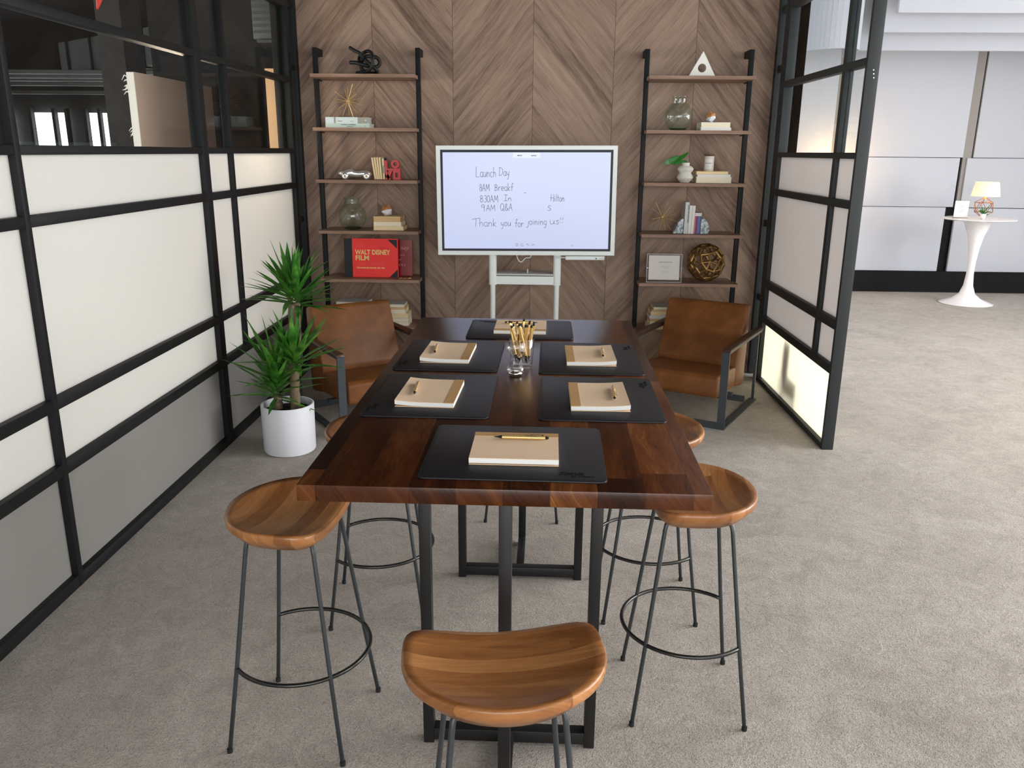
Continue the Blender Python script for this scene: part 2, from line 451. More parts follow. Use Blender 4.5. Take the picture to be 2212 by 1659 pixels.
# ------------------------------------------------------------------ the setting
YW = 6.669                                   # face of the chevron wall
struct(qbox('floor', 'carpet', None, -9.0, 10.2, -4.6, 16.2, -.05, 0))
struct(qbox('ceiling_main', 'dark_ceiling', None, -9.0, 1.86, -4.6, 16.2, 3.5, 3.58))
struct(qbox('ceiling_right', 'white_matte', None, 1.86, 10.2, -4.6, 16.2, 3.5, 3.58))
struct(qbox('wall_back', 'chevron', None, -2.0, 1.98, YW, YW + .05, 0, 3.5))
def win_wall(name, num, x0, x1, y0, y1, axis, a0, a1, step, mat):
    """a wall with one long window: sill, head, end piers, then the framed window set in it"""
    bm = B(); zs, zh = .75, 3.1
    if axis == 'x':
        box(bm, x0, x1, y0, y1, 0, zs); box(bm, x0, x1, y0, y1, zh, 3.5)
        box(bm, x0, a0, y0, y1, zs, zh); box(bm, a1, x1, y0, y1, zs, zh)
    else:
        box(bm, x0, x1, y0, y1, 0, zs); box(bm, x0, x1, y0, y1, zh, 3.5)
        box(bm, x0, x1, y0, a0, zs, zh); box(bm, x0, x1, a1, y1, zs, zh)
    struct(obj(name, bm, mat))
    r = root(num); fm = B(); k = a0
    while k < a1 + .01:
        if axis == 'x': box(fm, k - .03, k + .03, y0, y1, zs, zh)
        else: box(fm, x0, x1, k - .03, k + .03, zs, zh)
        k += step
    obj('window_frame', fm, 'frame_black', r)
win_wall('wall_front', 'window_1', -2.0, 10.2, -4.6, -4.5, 'x', -1.8, 9.0, 1.8, 'white_matte')
win_wall('wall_right', 'window_2', 10.1, 10.2, -4.5, 11.0, 'y', -1.0, 9.8, 1.8, 'white_matte')
win_wall('wall_left', 'window_3', -9.0, -8.9, -4.5, 12.0, 'y', -.6, 7.8, 1.4, 'dark_plaster')
struct(qbox('wall_front_left', 'dark_plaster', None, -9.0, -2.0, -4.6, -4.5, 0, 3.5))

# left glazed partition (inner face on x = PX)
PX = -1.8725
ZR = [(0.0, .052), (.487, .537), (.757, .805), (1.463, 1.506), (1.722, 1.757), (2.227, 2.264), (2.745, 2.79), (3.42, 3.5)]
pl = root('wall_left_partition', (PX, 0, 0))
def lbox(name, mat, *b, bevel=.002):
    x0, x1, y0, y1, z0, z1 = b
    return qbox(name, mat, pl, x0, x1, y0, y1, z0, z1, bevel=bevel)
YL = [(-4.3, -4.24), (-.35, -.32), (1.30, 1.335), (2.987, 3.019), (4.689, 4.768), (6.434, 6.508)]
for a, b in YL: lbox('upright', 'frame_black', -.066, 0, a, b, 0, 3.5)
lbox('upright', 'frame_black', -.105, -.066, 6.40, 6.50, 0, 3.5)
lbox('upright', 'frame_black', -.05, .012, 6.612, YW, 0, 3.5)
lbox('mullion', 'frame_black', -.05, -.002, 5.129, 5.164, .537, 2.745)
for z in (.62, 1.2, 2.33, 2.76): lbox('hinge', 'frame_black', -.03, -.004, 6.508, 6.612, z, z + .035)
for i, (a, b) in enumerate(YL[:-1]):
    y0, y1 = b, YL[i + 1][0]
    for z0, z1 in ZR: lbox('rail', 'frame_black', -.058, -.001, y0, y1, z0, z1)
    cells = [(y0, y1)] if i != 4 else [(y0, 5.129), (5.164, y1)]
    for j in range(len(ZR) - 1):
        za, zb = ZR[j][1], ZR[j + 1][0]
        for ya, yb in ([(y0, y1)] if j in (0, 6) else cells):
            m = 'frosted_low' if j == 0 else ('frosted' if j < 4 else 'clear_glass')
            lbox('frosted_pane' if j < 4 else 'clear_pane', m, -.036, -.030, ya, yb, za, zb, bevel=0)

# right glazed screen: inner face on x = QX, free end towards the camera
QX = 1.761
pr = root('wall_right_screen', (QX, 0, 0))
def rbox(name, mat, *b, bevel=.002): return qbox(name, 'screen_metal' if mat == 'frame_black' else mat, pr, *b, bevel=bevel)
for a, b in ((4.81, 4.838), (6.386, 6.44)): rbox('upright', 'frame_black', 0, .068, a, b, 0, 3.0)
rbox('upright', 'frame_black', .0, .06, 6.452, 6.51, 0, 3.0)
rbox('upright', 'frame_black', -.012, .05, 6.612, YW, 0, 3.5)
rbox('mullion', 'frame_black', .004, .056, 5.155, 5.205, .53, 2.745)
for z in (.62, 1.2, 2.33, 2.74): rbox('hinge', 'frame_black', .004, .03, 6.51, 6.612, z, z + .05)
ZQ = [(0.0, .036), (.476, .530), (.745, .806), (1.447, 1.493), (1.724, 1.758), (2.216, 2.257), (2.745, 2.79), (2.96, 3.0)]
for z0, z1 in ZQ: rbox('rail', 'frame_black', .002, .06, 4.838, 6.386, z0, z1)
for j in range(len(ZQ) - 1):
    za, zb = ZQ[j][1], ZQ[j + 1][0]
    for ya, yb in ([(4.838, 6.386)] if j in (0, 6) else [(4.838, 5.155), (5.205, 6.386)]):
        m = 'frosted_right_low' if j == 0 else ('frosted_right' if j < 4 else 'clear_glass')
        rbox('frosted_pane' if j < 4 else 'clear_pane', m, .030, .037, ya, yb, za, zb, bevel=0)
sc = B()
for z in (2.15, 2.17, 2.19): lathe(sc, [(0, -.001), (.004, -.001), (.004, .001), (0, .001)], 8, T(.040 - (z - 2.17) * .15, 4.809, z) @ RX(PI / 2))
obj('screw_cap', sc, 'chrome', pr)

# ---- unfinished office seen through the clear panes on the left
struct(qbox('wall_back_left', 'dark_plaster', None, -3.6, -2.0, 8.0, 8.1, 0, 3.5))
struct(qbox('wall_left_far', 'dark_plaster', None, -9.0, -3.6, 12.6, 12.7, 0, 3.5))
wf = root('window_4', (0, 12.5, 0))
wx = [-8.9, -8.1, -7.45, -7.17, -6.66, -6.49, -6.28, -5.9, -5.2, -4.6]
for a, b in ((-7.46, -7.19), (-7.11, -7.0), (-6.64, -6.50), (-6.44, -6.27), (-6.21, -6.0), (-5.8, -5.3), (-8.6, -7.8)):
    qbox('window_pane', 'window_sky', wf, a, b, 0, .02, .9, 2.24)
fr = B()
for x in (-7.5, -7.15, -6.96, -6.68, -6.47, -6.24, -5.95): box(fr, x - .022, x + .022, -.06, .01, .8, 2.3)
obj('window_frame', fr, 'concrete', wf)
struct(qbox('wall_column', 'concrete', None, -4.03, -3.80, 7.9, 8.3, 0, 3.5))
slab = struct(qbox('wall_drywall', 'drywall_warm_lit', None, -3.11, -3.06, 6.47, 7.99, 0, 2.30))
torn = B(); box(torn, -3.112, -3.058, 6.458, 6.469, 1.70, 2.296)
random.seed(3)
for k in range(13):
    z = random.choice((random.uniform(2.08, 2.28), random.uniform(1.78, 1.95), random.uniform(2.15, 2.26))); s = random.uniform(.008, .022)
    p = Vector((-3.10 + random.uniform(-.012, .01), 6.462, z))
    tube(torn, [p, p + Vector((-s * 1.2, -.004, random.uniform(-.02, .02))), p + Vector((-s * 2.2, -.006, -s))], [.006, .005, .001], 5)
tag(obj('torn_lining_paper', torn, 'paper_white'), 'white torn paper fringe on the raw edge of the drywall', 'paper')
tag(qbox('plywood_board', 'plywood', None, -2.125, -2.0, YW - .012, YW + .04, 0, 2.345), 'pale plywood strip closing the end of the wood wall behind the left glazing', 'board')
h = thing('ventilation_unit', 'grey metal ventilation unit high on the dark wall behind left glazing', 'ventilator', (-2.33, 7.55, 2.63))
qbox('casing', 'heater_grey', h, -.16, .20, 0, .42, .03, .60, bevel=.01)
qbox('tray', 'heater_grey', h, -.12, .12, -.03, .25, 0, .025)
gm = B()
for k in range(9): box(gm, -.15, .0, -.006, 0, .08 + k * .05, .10 + k * .05)
obj('grille', gm, 'duct_grey', h)
qbox('rating_plate', 'cover_taupe', h, .06, .16, -.006, 0, .36, .48)
qbox('bracket', 'dark_plaster', h, -.05, .05, .1, .45, -.12, .0)
dct = thing('air_duct', 'long grey rectangular air duct under the dark office ceiling', 'duct', (-6.6, 12.4, 2.93))
bm = B(); box(bm, .12, 3.2, -.35, .0, -.22, .22, RZ(R_(-38))); bev(bm, .01); obj('duct_body', bm, 'duct_grey', dct)
for k in (.4, 1.1, 1.8, 2.5):
    bm = B(); box(bm, k - .02, k + .02, -.37, .02, -.24, .24, RZ(R_(-38))); obj('flange', bm, 'dark_plaster', dct)
for k, (y, z) in enumerate(((11.2, 2.62), (11.7, 2.56), (12.2, 2.48), (11.0, 2.655), (11.45, 2.60))):
    bm = B(); box(bm, -8.9, -4.15, y, y + .09, z, z + .05); bev(bm, .006)
    tag(obj('ceiling_batten', bm, 'duct_grey'), ('lowest', 'second lowest', 'dark', 'topmost', 'second topmost')[k] + ' grey batten crossing under the office ceiling above the far windows' if k != 2 else 'grey batten running right above the bright office windows', 'batten')
bm = B(); tube(bm, [(-3.02, 6.0, 3.4), (-3.0, 6.0, 2.9), (-3.02, 6.0, 2.72), (-3.04, 6.0, 2.66)], [.004, .012, .022, .006], 8)
tag(obj('red_cable_end', bm, 'red_cord', smooth=True), 'red cable end dangling from the dark office ceiling', 'cable')
point('added_warm_left_office', (-2.45, 5.75, 2.0), 14, (1.0, .80, .60), .12)  # unseen warm lamp added to light the plywood strip

# ---- open space on the right: white boards on a dark wall, soffits, fabric
YF = 11.0
struct(qbox('wall_far', 'base_black', None, 1.9, 10.2, YF + .04, YF + .12, 0, 3.5))
struct(qbox('wall_far_return', 'white_matte', None, 1.90, 1.98, YW, YF + .04, 0, 3.5))
wb = root('trim_1', (0, YF, 0))
def wboard(x0, x1, z0, z1, t=0.0): qbox('wall_board', 'wall_paper_white', wb, x0, x1, -t, .03, z0, z1, bevel=.004)
wboard(1.99, 5.24, .278, 1.100, .012); wboard(5.372, 10.1, .275, 1.092, .012)
wboard(1.99, 5.322, 1.106, 1.714, .024); wboard(5.415, 10.1, 1.100, 1.714, .024)
wboard(1.99, 3.70, 1.720, 3.0, .012); wboard(3.81, 5.36, 1.720, 3.0, .012); wboard(5.49, 10.1, 1.720, 3.0, .012)
qbox('stud', 'taupe_stud', wb, 5.365, 5.47, .0, .04, 1.09, 3.0); qbox('stud', 'taupe_stud', wb, 3.70, 3.80, .01, .04, 1.5, 3.0)
struct(qbox('baseboard_far', 'base_black', None, 1.99, 10.1, YF - .03, YF + .04, 0, .277))
for k, (y, z0, z1, x0) in enumerate(((9.9, 2.86, 3.5, 3.45), (9.55, 3.0, 3.5, 3.50), (9.2, 3.14, 3.5, 3.62))):
    struct(qbox('trim_%d' % (k + 2), 'wall_paper_white', None, x0, 10.1, y, y + .05, z0, z1, bevel=.004))
bm = B(); pth = catmull([(2.70, 10.6, 0), (2.66, 9.9, 0), (2.70, 9.35, 0), (2.86, 9.05, 0), (3.12, 9.0, 0), (3.26, 9.2, 0), (3.30, 9.8, 0)], 6)
for a, b in zip(pth, pth[1:]):
    n = (b - a).cross(Vector((0, 0, 1))).normalized() * .006
    q = [a + n, b + n, b - n, a - n]
    lo = [bm.verts.new((p.x, p.y, 2.775)) for p in q]; hi = [bm.verts.new((p.x, p.y, 3.49)) for p in q]
    bm.faces.new(lo); bm.faces.new(hi[::-1]); bm.faces.new((lo[0], lo[1], hi[1], hi[0])); bm.faces.new((lo[2], lo[3], hi[3], hi[2]))
bmesh.ops.remove_doubles(bm, verts=bm.verts, dist=.0005)
tag(obj('fabric_valance', bm, 'wall_paper_white', smooth=False), 'white curved fabric valance hanging from the ceiling behind the right screen', 'valance')

# tulip table with its things
tt = thing('pedestal_table', 'white tulip shaped pedestal side table against the far white wall', 'table', (5.25, 10.16, 0))
bm = B(); lathe(bm, [(0, 0), (.30, 0), (.305, .006), (.25, .028), (.16, .062), (.09, .12), (.055, .22), (.042, .36), (.045, .50), (.06, .66), (.09, .82), (.135, .94), (.165, 1.0), (0, 1.0)], 40); obj('pedestal', bm, 'white_gloss', tt, autosmooth=40)
bm = B(); lathe(bm, [(0, 1.0), (.36, 1.004), (.405, 1.016), (.405, 1.024), (.37, 1.030), (0, 1.030)], 56); obj('tabletop', bm, 'white_gloss', tt, autosmooth=40)
def table_lamp(loc, label):
    L = thing('table_lamp', label, 'lamp', (loc[0], loc[1], loc[2] + .0015))
    bm = B(); ico = bmesh.ops.create_icosphere(bm, subdivisions=1, radius=.12)
    edges = [(e.verts[0].co.copy(), e.verts[1].co.copy()) for e in bm.edges]; bm.free(); bm = B()
    for a, b in edges:
        for p in (a, b): p.x *= .95; p.y *= .95
        tube(bm, [a, b], .0035, 6)
    bmesh.ops.translate(bm, vec=(0, 0, .124), verts=bm.verts); obj('wire_base', bm, 'wire_copper', L)
    bm = B(); lathe(bm, [(0, .215), (.016, .215), (.016, .29), (0, .29)], 12); obj('socket', bm, 'brass', L)
    bm = B(); lathe(bm, [(.155, .252), (.125, .415), (.122, .415), (.152, .252), (.155, .252)], 40); obj('lamp_shade', bm, 'lamp_shade', L, smooth=True)
    bm = B(); lathe(bm, [(0, .28), (.02, .29), (.026, .32), (.018, .35), (0, .36)], 12); obj('bulb', bm, 'lamp_shade', L, smooth=True)
    return L
table_lamp((5.27, 10.13, 1.0312), 'table lamp with cream shade and copper wire base on the tulip table')
point('lamp_bulb_tulip', (5.27, 10.13, 1.36), 3.0, (1.0, .78, .5), .04)
fp = thing('small_potted_plant', 'tiny green plant in a white pot beside the wire lamp', 'plant', (5.185, 9.95, 1.030))
bm = B(); lathe(bm, [(0, 0), (.025, 0), (.034, .065), (.030, .065), (.028, .055), (0, .055)], 20); obj('pot', bm, 'white_gloss', fp, smooth=True)
bm = B()
for k in range(26):
    a = k * 2.4; r = .03 + .045 * random.random(); z = .06 + .10 * random.random()
    tube(bm, [(0, 0, .05), (r * .5 * math.cos(a), r * .5 * math.sin(a), z * .8), (r * math.cos(a), r * math.sin(a), z)], [.004, .004, .001], 4)
obj('foliage', bm, 'leaf_plain', fp)
sg = thing('acrylic_sign', 'clear acrylic stand with a pale sheet at the left of the tulip table', 'sign', (4.995, 10.1, 1.030), R_(-6))
qbox('acrylic_stand', 'acrylic', sg, -.085, .085, -.004, .004, 0, .205); qbox('foot', 'acrylic', sg, -.085, .085, -.06, .0, 0, .004)
qbox('printed_sheet', 'paper_white', sg, -.075, .08, -.006, -.0045, .012, .20)
for k in range(6): qbox('printed_text', 'ink_light', sg, -.035 + (k % 2) * .006, .035, -.0072, -.006, .155 - k * .018, .158 - k * .018)
gl = table_lamp((3.50, 10.45, 1.32), 'glowing table lamp standing behind the frosted right screen')
ped = thing('plinth', 'white plinth behind the right screen carrying the glowing lamp', 'plinth', (3.50, 10.45, 0))
qbox('plinth_body', 'white_matte', ped, -.2, .2, -.2, .2, 0, 1.28); qbox('plinth_top', 'white_matte', ped, -.22, .22, -.22, .22, 1.28, 1.32)
point('lamp_bulb_screen', (3.68, 10.66, 1.60), 9, (1.0, .62, .28), .04)
sd = thing('shadow_chair', 'dark chair-like block added behind the right screen to blur a shadow into its lowest frosted pane', 'chair', (2.05, 5.64, 0))  # unseen stand-in, shaped and placed to shade the lowest frosted pane
qbox('backrest', 'cover_dark', sd, -.20, -.15, .08, .22, .20, .46, bevel=.02); qbox('seat', 'cover_dark', sd, -.19, .03, -.14, .20, .13, .23, bevel=.02)
for x in (-.17, .01):
    for y in (-.11, .17): qbox('leg', 'cover_dark', sd, x - .012, x + .012, y - .012, y + .012, 0, .13)
# ------------------------------------------------------------------ bar table
TZ = 1.030; TC = (-.061, 2.646)
tb = thing('bar_table', 'tall table with dark striped wood top and black metal frame legs', 'table', (TC[0], TC[1], 0), R_(-.55))
bm = B(); box(bm, -.463, .463, -.964, .964, TZ - .040, TZ); bev(bm, .0025, 2); obj('tabletop', bm, 'table_wood', tb, autosmooth=40)
for s in (-1, 1):
    yo = .508 * s
    def tbox(name, x0, x1, y0, y1, z0, z1):
        ya, yb = sorted((y0 * s, y1 * s)); qbox(name, 'black_metal', tb, x0, x1, ya, yb, z0, z1, bevel=.002)
    for x in (-.2605, .2285): tbox('leg', x, x + .032, .490, .530, .0, TZ - .040)
    tbox('leg', -.016, .016, .790, .830, 0, TZ - .040)
    tbox('floor_bar', -.2285, .2285, .490, .530, .012, .052); tbox('floor_bar', -.016, .016, .530, .790, .012, .052)
    tbox('top_bar', -.2285, .2285, .490, .530, TZ - .070, TZ - .040); tbox('top_bar', -.016, .016, .530, .790, TZ - .070, TZ - .040)
qbox('stretcher', 'black_metal', tb, -.02, .02, -.49, .49, TZ - .075, TZ - .040)

# ------------------------------------------------------------------ stools
def stool_seat():
    bm = B(); NR, NS = 10, 64
    W2, DF, DB = .209, .128, .184         # half width, depth to the straight edge (+y), to the round edge (-y)
    def outline(a):
        c, s = math.cos(a), math.sin(a)
        if s >= 0:   # straight edge with rounded corners: superellipse
            e = 5.0
            r = (abs(c / W2) ** e + abs(s / DF) ** e) ** (-1 / e)
        else:
            e = 2.0
            r = (abs(c / W2) ** e + abs(s / DB) ** e) ** (-1 / e)
        return r * c, r * s
    def ztop(x, y, t):
        q = t if y < 0 else min(1.0, abs(x) / W2) + (t - abs(x) / W2) * .12
        return .716 + .034 * max(0.0, q) ** 2.3
    top = [bm.verts.new((0, .0, ztop(0, 0, 0)))]
    rings = []
    for i in range(1, NR + 1):
        t = i / NR; ring = []
        for k in range(NS):
            x, y = outline(2 * PI * k / NS); ring.append(bm.verts.new((x * t, y * t, ztop(x * t, y * t, t))))
        rings.append(ring)
    # rounded rim and underside
    for sc, dz in ((1.016, -.006), (1.022, -.014), (1.006, -.026), (.955, -.036), (.86, -.041), (.5, -.043)):
        ring = []
        for k in range(NS):
            x, y = outline(2 * PI * k / NS)
            zz = ztop(x, y, 1)
            lowf = 1.0 if sc > .9 else .55
            ring.append(bm.verts.new((x * sc, y * sc, (zz if sc > .9 else .718 + (zz - .718) * lowf * sc) + dz)))
        rings.append(ring)
    for k in range(NS): bm.faces.new((top[0], rings[0][k], rings[0][(k + 1) % NS]))
    for a, b in zip(rings, rings[1:]):
        for k in range(NS): bm.faces.new((a[k], b[k], b[(k + 1) % NS], a[(k + 1) % NS]))
    bm.faces.new(rings[-1][::-1])
    return bm
def make_stool():
    s = thing('bar_stool', 'x', 'stool', (0, 0, 0), 0, 'wood and metal bar stools around the table')
    obj('seat', stool_seat(), 'seat_wood', s, smooth=True)
    for sx in (-1, 1):
        for sy in (-1, 1):
            bm = B()
            pts = [(sx * .05, sy * .045, .684), (sx * .088, sy * .078, .684), (sx * .104, sy * .091, .680), (sx * .1115, sy * .098, .668), (sx * .114, sy * .1015, .650), (sx * .146, sy * .141, .30), (sx * .174, sy * .176, .012)]
            tube(bm, pts, .0066, 10)
            L = obj('leg', bm, 'gunmetal', s, smooth=True)
            bm = B(); lathe(bm, [(0, 0), (.0085, 0), (.0085, .014), (0, .014)], 10, T(sx * .1745, sy * .1767, 0)); obj('foot_cap', bm, 'rubber', L)
    bm = B(); c0 = (0, 0); r = .206
    a0 = math.atan2(-.142, -.147); pts = []
    for k in range(41):
        a = a0 + (2 * PI - (2 * PI - 0) * 0) * 0 + (R_(225) - 0) * 0
        t = k / 40; ang = R_(-45) + R_(270) * t        # from the back-left leg round the table side to the back-right leg
        pts.append((r * math.cos(ang + R_(0)), r * math.sin(ang + R_(0)), .276))
    tube(bm, [Matrix.Rotation(R_(90), 3, 'Z') @ Matrix.Rotation(R_(-90), 3, 'Z') @ Vector(p) for p in pts], .0066, 10)
    obj('foot_ring', bm, 'dark_steel', s, smooth=True)
    return s
stool0 = make_stool()
spots = [(-.056, 1.487, 8.0, 'nearest bar stool, alone at the near short end of the table'),
         (-.708, 2.205, -96.5, 'bar stool at the left side, its seat beside the near left table corner'),
         (-.600, 2.905, -85, 'bar stool at the left side, tucked in front of the left armchair'),
         (.500, 2.395, 89, 'bar stool at the right side, its seat under the near right table corner'),
         (.450, 2.98, 90, 'bar stool at the right side, tucked in front of the right armchair'),
         (-.063, 3.86, 180, 'bar stool at the far short end, only its feet visible under the table')]
for k, (x, y, a, lab) in enumerate(spots):
    o = stool0 if k == 0 else copy_tree(stool0)
    o.location = (x, y, 0); o.rotation_euler = (0, 0, R_(a)); o['label'] = lab

# ------------------------------------------------------------------ leather armchairs
def make_armchair(loc, ang, label):
    c = thing('armchair', label, 'armchair', loc, ang, 'leather armchairs in front of the shelves')
    bm = B(); prism(bm, [(.665, .135), (.700, .150), (.735, .695), (.722, .715), (.655, .728), (.630, .715), (.470, .345), (.475, .170)], -.29, .29, 'x'); bev(bm, .016, 3, 20)
    obj('backrest', bm, 'leather', c, autosmooth=50)
    bm = B(); prism(bm, [(.035, .192), (.022, .215), (.026, .322), (.050, .342), (.25, .340), (.466, .312), (.470, .172)], -.29, .29, 'x'); bev(bm, .014, 3, 20)
    obj('seat_cushion', bm, 'leather', c, autosmooth=50)
    for s in (-1, 1):
        x0, x1 = sorted((s * .318, s * .368))
        xm = (x0 + x1) / 2
        bm = B()
        prism(bm, [(-.012, 0), (.0, 0), (.0, .512), (-.012, .522)], x0, x1, 'x'); obj('front_leg', bm, 'chair_metal', c)
        bm = B(); box(bm, x0, x1, 0, .80, .512, .522); obj('arm_rail', bm, 'chair_metal', c)
        bm = B(); box(bm, x0, x1, 0, .80, 0, .012); obj('floor_runner', bm, 'chair_metal', c)
        bm = B(); box(bm, xm - .009, xm + .009, .785, .80, .012, .512); obj('rear_leg', bm, 'chair_metal', c)
        bm = B(); prism(bm, [(-.005, .523), (.005, .541), (.80, .541), (.845, .536), (.845, .528), (.80, .523)], x0 - .003, x1 + .003, 'x'); bev(bm, .004, 2, 20); obj('armrest', bm, 'arm_brown', c, autosmooth=40)
    qbox('cross_bar', 'chair_metal', c, -.318, .318, -.011, -.001, .0, .045)
    qbox('cross_bar', 'chair_metal', c, -.318, .318, .655, .667, .012, .057)
    qbox('seat_support', 'chair_metal', c, -.318, .318, .30, .34, .150, .166)
    return c
make_armchair((-.927, 5.062, 0), R_(35), 'brown leather armchair at the left behind the yucca plant')
make_armchair((.915, 5.326, 0), R_(-28.5), 'brown leather armchair at the right beside the glazed screen')

# ------------------------------------------------------------------ desk mats, notepads, pens
MZ = TZ + .0005
def mat_thing(cx, cy, w, d, rot, logo_rot, label, shear_off=0):
    m = thing('desk_mat', label, 'desk mat', (cx, cy, MZ), rot, 'black leather desk mats on the table')
    bm = B(); prism(bm, rrect(w, d, .018), 0, .004); bev(bm, .0012, 2, 40); obj('mat_sheet', bm, 'desk_mat', m, autosmooth=40)
    return m
def logo(m, x, y, rot, sc=1.0):
    mm = T(x, y, .0041) @ RZ(rot)
    text('embossed_logo', 'Signia', .026 * sc, 'emboss', m, mm, .0003, .35, 'LEFT', 1.0, .0006)
    text('embossed_logo', 'by Hilton', .014 * sc, 'emboss', m, mm @ T(.030 * sc, -.013 * sc, 0), .0003, 0, 'LEFT', 1.0, .0004)
mF = mat_thing(-.049, 1.917, .434, .378, R_(-1.0), 0, 'black leather desk mat nearest the camera with logo at its right corner'); logo(mF, .105, -.150, 0)
mL1 = mat_thing(-.311, 2.398, .364, .452, R_(-.9), 0, 'black desk mat on the left, the nearer of the left pair'); logo(mL1, -.160, -.110, R_(-90), .9); 
mL2 = mat_thing(-.309, 2.910, .360, .456, R_(-1.2), 0, 'black desk mat on the left, the farther of the left pair'); logo(mL2, -.155, -.110, R_(-90), .9)
mR1 = mat_thing(.189, 2.393, .356, .456, R_(-.9), 0, 'black desk mat on the right, the nearer of the right pair'); logo(mR1, .150, .115, R_(90), .9)
mR2 = mat_thing(.189, 2.895, .357, .464, R_(-.9), 0, 'black desk mat on the right, the farther of the right pair'); logo(mR2, .150, .120, R_(90), .9)
mB = mat_thing(-.069, 3.374, .432, .362, R_(-.5), 0, 'black desk mat at the far end of the table near the display'); logo(mB, -.110, .140, R_(180), .9)

def notepad(cx, cy, w, d, rot, curl, label):
    """w across the band direction; the tan band lies along the +y edge in local axes"""
    p = thing('notepad', label, 'notepad', (cx, cy, MZ + .0044), rot, 'cream notepads on the desk mats')
    N = 14
    def zc(y): t = max(0.0, (d / 2 - .03 - y) / (d - .03)); return curl * math.sin(min(1, t) * PI * .75) ** 2 * .0 + curl * max(0, t - .35) ** 2
    def sheet(z0, z1, k0):
        bm = B(); lo = []; hi = []
        for i in range(N + 1):
            y = -d / 2 + d * i / N; c = zc(y) * k0
            lo.append([bm.verts.new((x, y, z0 + c)) for x in (-w / 2, w / 2)]); hi.append([bm.verts.new((x, y, z1 + c)) for x in (-w / 2, w / 2)])
        for i in range(N):
            bm.faces.new((hi[i][0], hi[i][1], hi[i + 1][1], hi[i + 1][0])); bm.faces.new((lo[i][0], lo[i + 1][0], lo[i + 1][1], lo[i][1]))
            bm.faces.new((lo[i][0], hi[i][0], hi[i + 1][0], lo[i + 1][0])); bm.faces.new((lo[i][1], lo[i + 1][1], hi[i + 1][1], hi[i][1]))
        bm.faces.new((lo[0][0], lo[0][1], hi[0][1], hi[0][0])); bm.faces.new((lo[N][0], hi[N][0], hi[N][1], lo[N][1]))
        return bm
    obj('back_cover', sheet(0, .0014, .0), 'pad_cover', p); obj('page_block', sheet(.0022, .0135, .8), 'paper_white', p)
    obj('front_cover', sheet(.0137, .0149, .8), 'pad_cover', p)
    bm = B(); box(bm, -w / 2 - .0003, w / 2 + .0003, d / 2 - .028, d / 2 + .0004, .0136, .0158); obj('binding_band', bm, 'pad_band', p)
    return p
PZ = MZ + .0044 + .0150
notepad(-.049, 1.911, .213, .190, R_(-.8), .006, 'cream notepad on the nearest desk mat')
notepad(-.319, 2.384, .250, .172, R_(-92), .016, 'cream notepad on the nearer left desk mat')
notepad(-.319, 2.903, .255, .172, R_(-92), .016, 'cream notepad on the farther left desk mat')
notepad(.186, 2.374, .248, .170, R_(90), .016, 'cream notepad on the nearer right desk mat')
notepad(.191, 2.890, .246, .172, R_(90), .016, 'cream notepad on the farther right desk mat')
notepad(-.069, 3.370, .212, .205, R_(179), .006, 'cream notepad on the far desk mat behind the pen cup')

def make_pen(name, logo_on=False):
    """lies along x, tip at -x; stylus end at +x"""
    p = thing(name, 'x', 'pen')
    ax = RY(PI / 2)
    bm = B(); lathe(bm, [(0, -.050), (.0046, -.050), (.0050, -.030), (.0050, .050), (.0046, .059), (0, .059)], 14, ax); obj('barrel', bm, 'gold', p, autosmooth=40)
    bm = B(); lathe(bm, [(0, -.070), (.0010, -.070), (.0016, -.063), (.0040, -.052), (.0046, -.050), (0, -.050)], 12, ax); obj('writing_tip', bm, 'black_metal', p, autosmooth=40)
    bm = B(); lathe(bm, [(0, .059), (.0038, .059), (.0040, .063), (.0030, .067), (0, .068)], 12, ax); obj('stylus_end', bm, 'rubber', p, autosmooth=40)
    bm = B()
    for t in (-.018, -.013): lathe(bm, [(.0048, t), (.0054, t + .0008), (.0054, t + .002), (.0048, t + .0028)], 14, ax)
    obj('ring', bm, 'brass', p, smooth=True)
    bm = B(); box(bm, .020, .054, -.0016, .0016, .0068, .0080); box(bm, .050, .054, -.0016, .0016, .0040, .0080); obj('clip', bm, 'chrome', p)
    return p
pen0 = make_pen('pen')
flat = [(-.034, 1.958, -1.0, -50, 'gold pen lying across the nearest notepad', PZ + .0045 + .001),
        (-.362, 2.379, 92, -60, 'gold pen on the notepad of the nearer left mat', PZ + .0045 + .0045),
        (-.366, 2.897, 92, -60, 'gold pen on the notepad of the farther left mat', PZ + .0045 + .0045),
        (.232, 2.372, -92, -60, 'gold pen on the notepad of the nearer right mat', PZ + .0045 + .0045),
        (.236, 2.888, -92, -60, 'gold pen on the notepad of the farther right mat', PZ + .0045 + .0045),
        (-.069, 3.405, 180, -60, 'gold pen on the far notepad behind the pen cup', PZ + .0045 + .001)]
for k, (x, y, a, roll, lab, z) in enumerate(flat):
    o = pen0 if k == 0 else copy_tree(pen0)
    o.location = (x, y, z); o.rotation_euler = Euler((R_(roll), 0, R_(a))); o['label'] = lab; o['group'] = 'gold pens on the notepads'
# printed name on the nearest pen
text('printed_logo', 'Signia', .009, 'ink', pen0, RX(R_(48)) @ T(.006, -.0004, .0051), .0001, .35)
text('printed_logo', 'by Hilton', .0055, 'ink', pen0, RX(R_(48)) @ T(.016, -.0046, .0049), .0001)

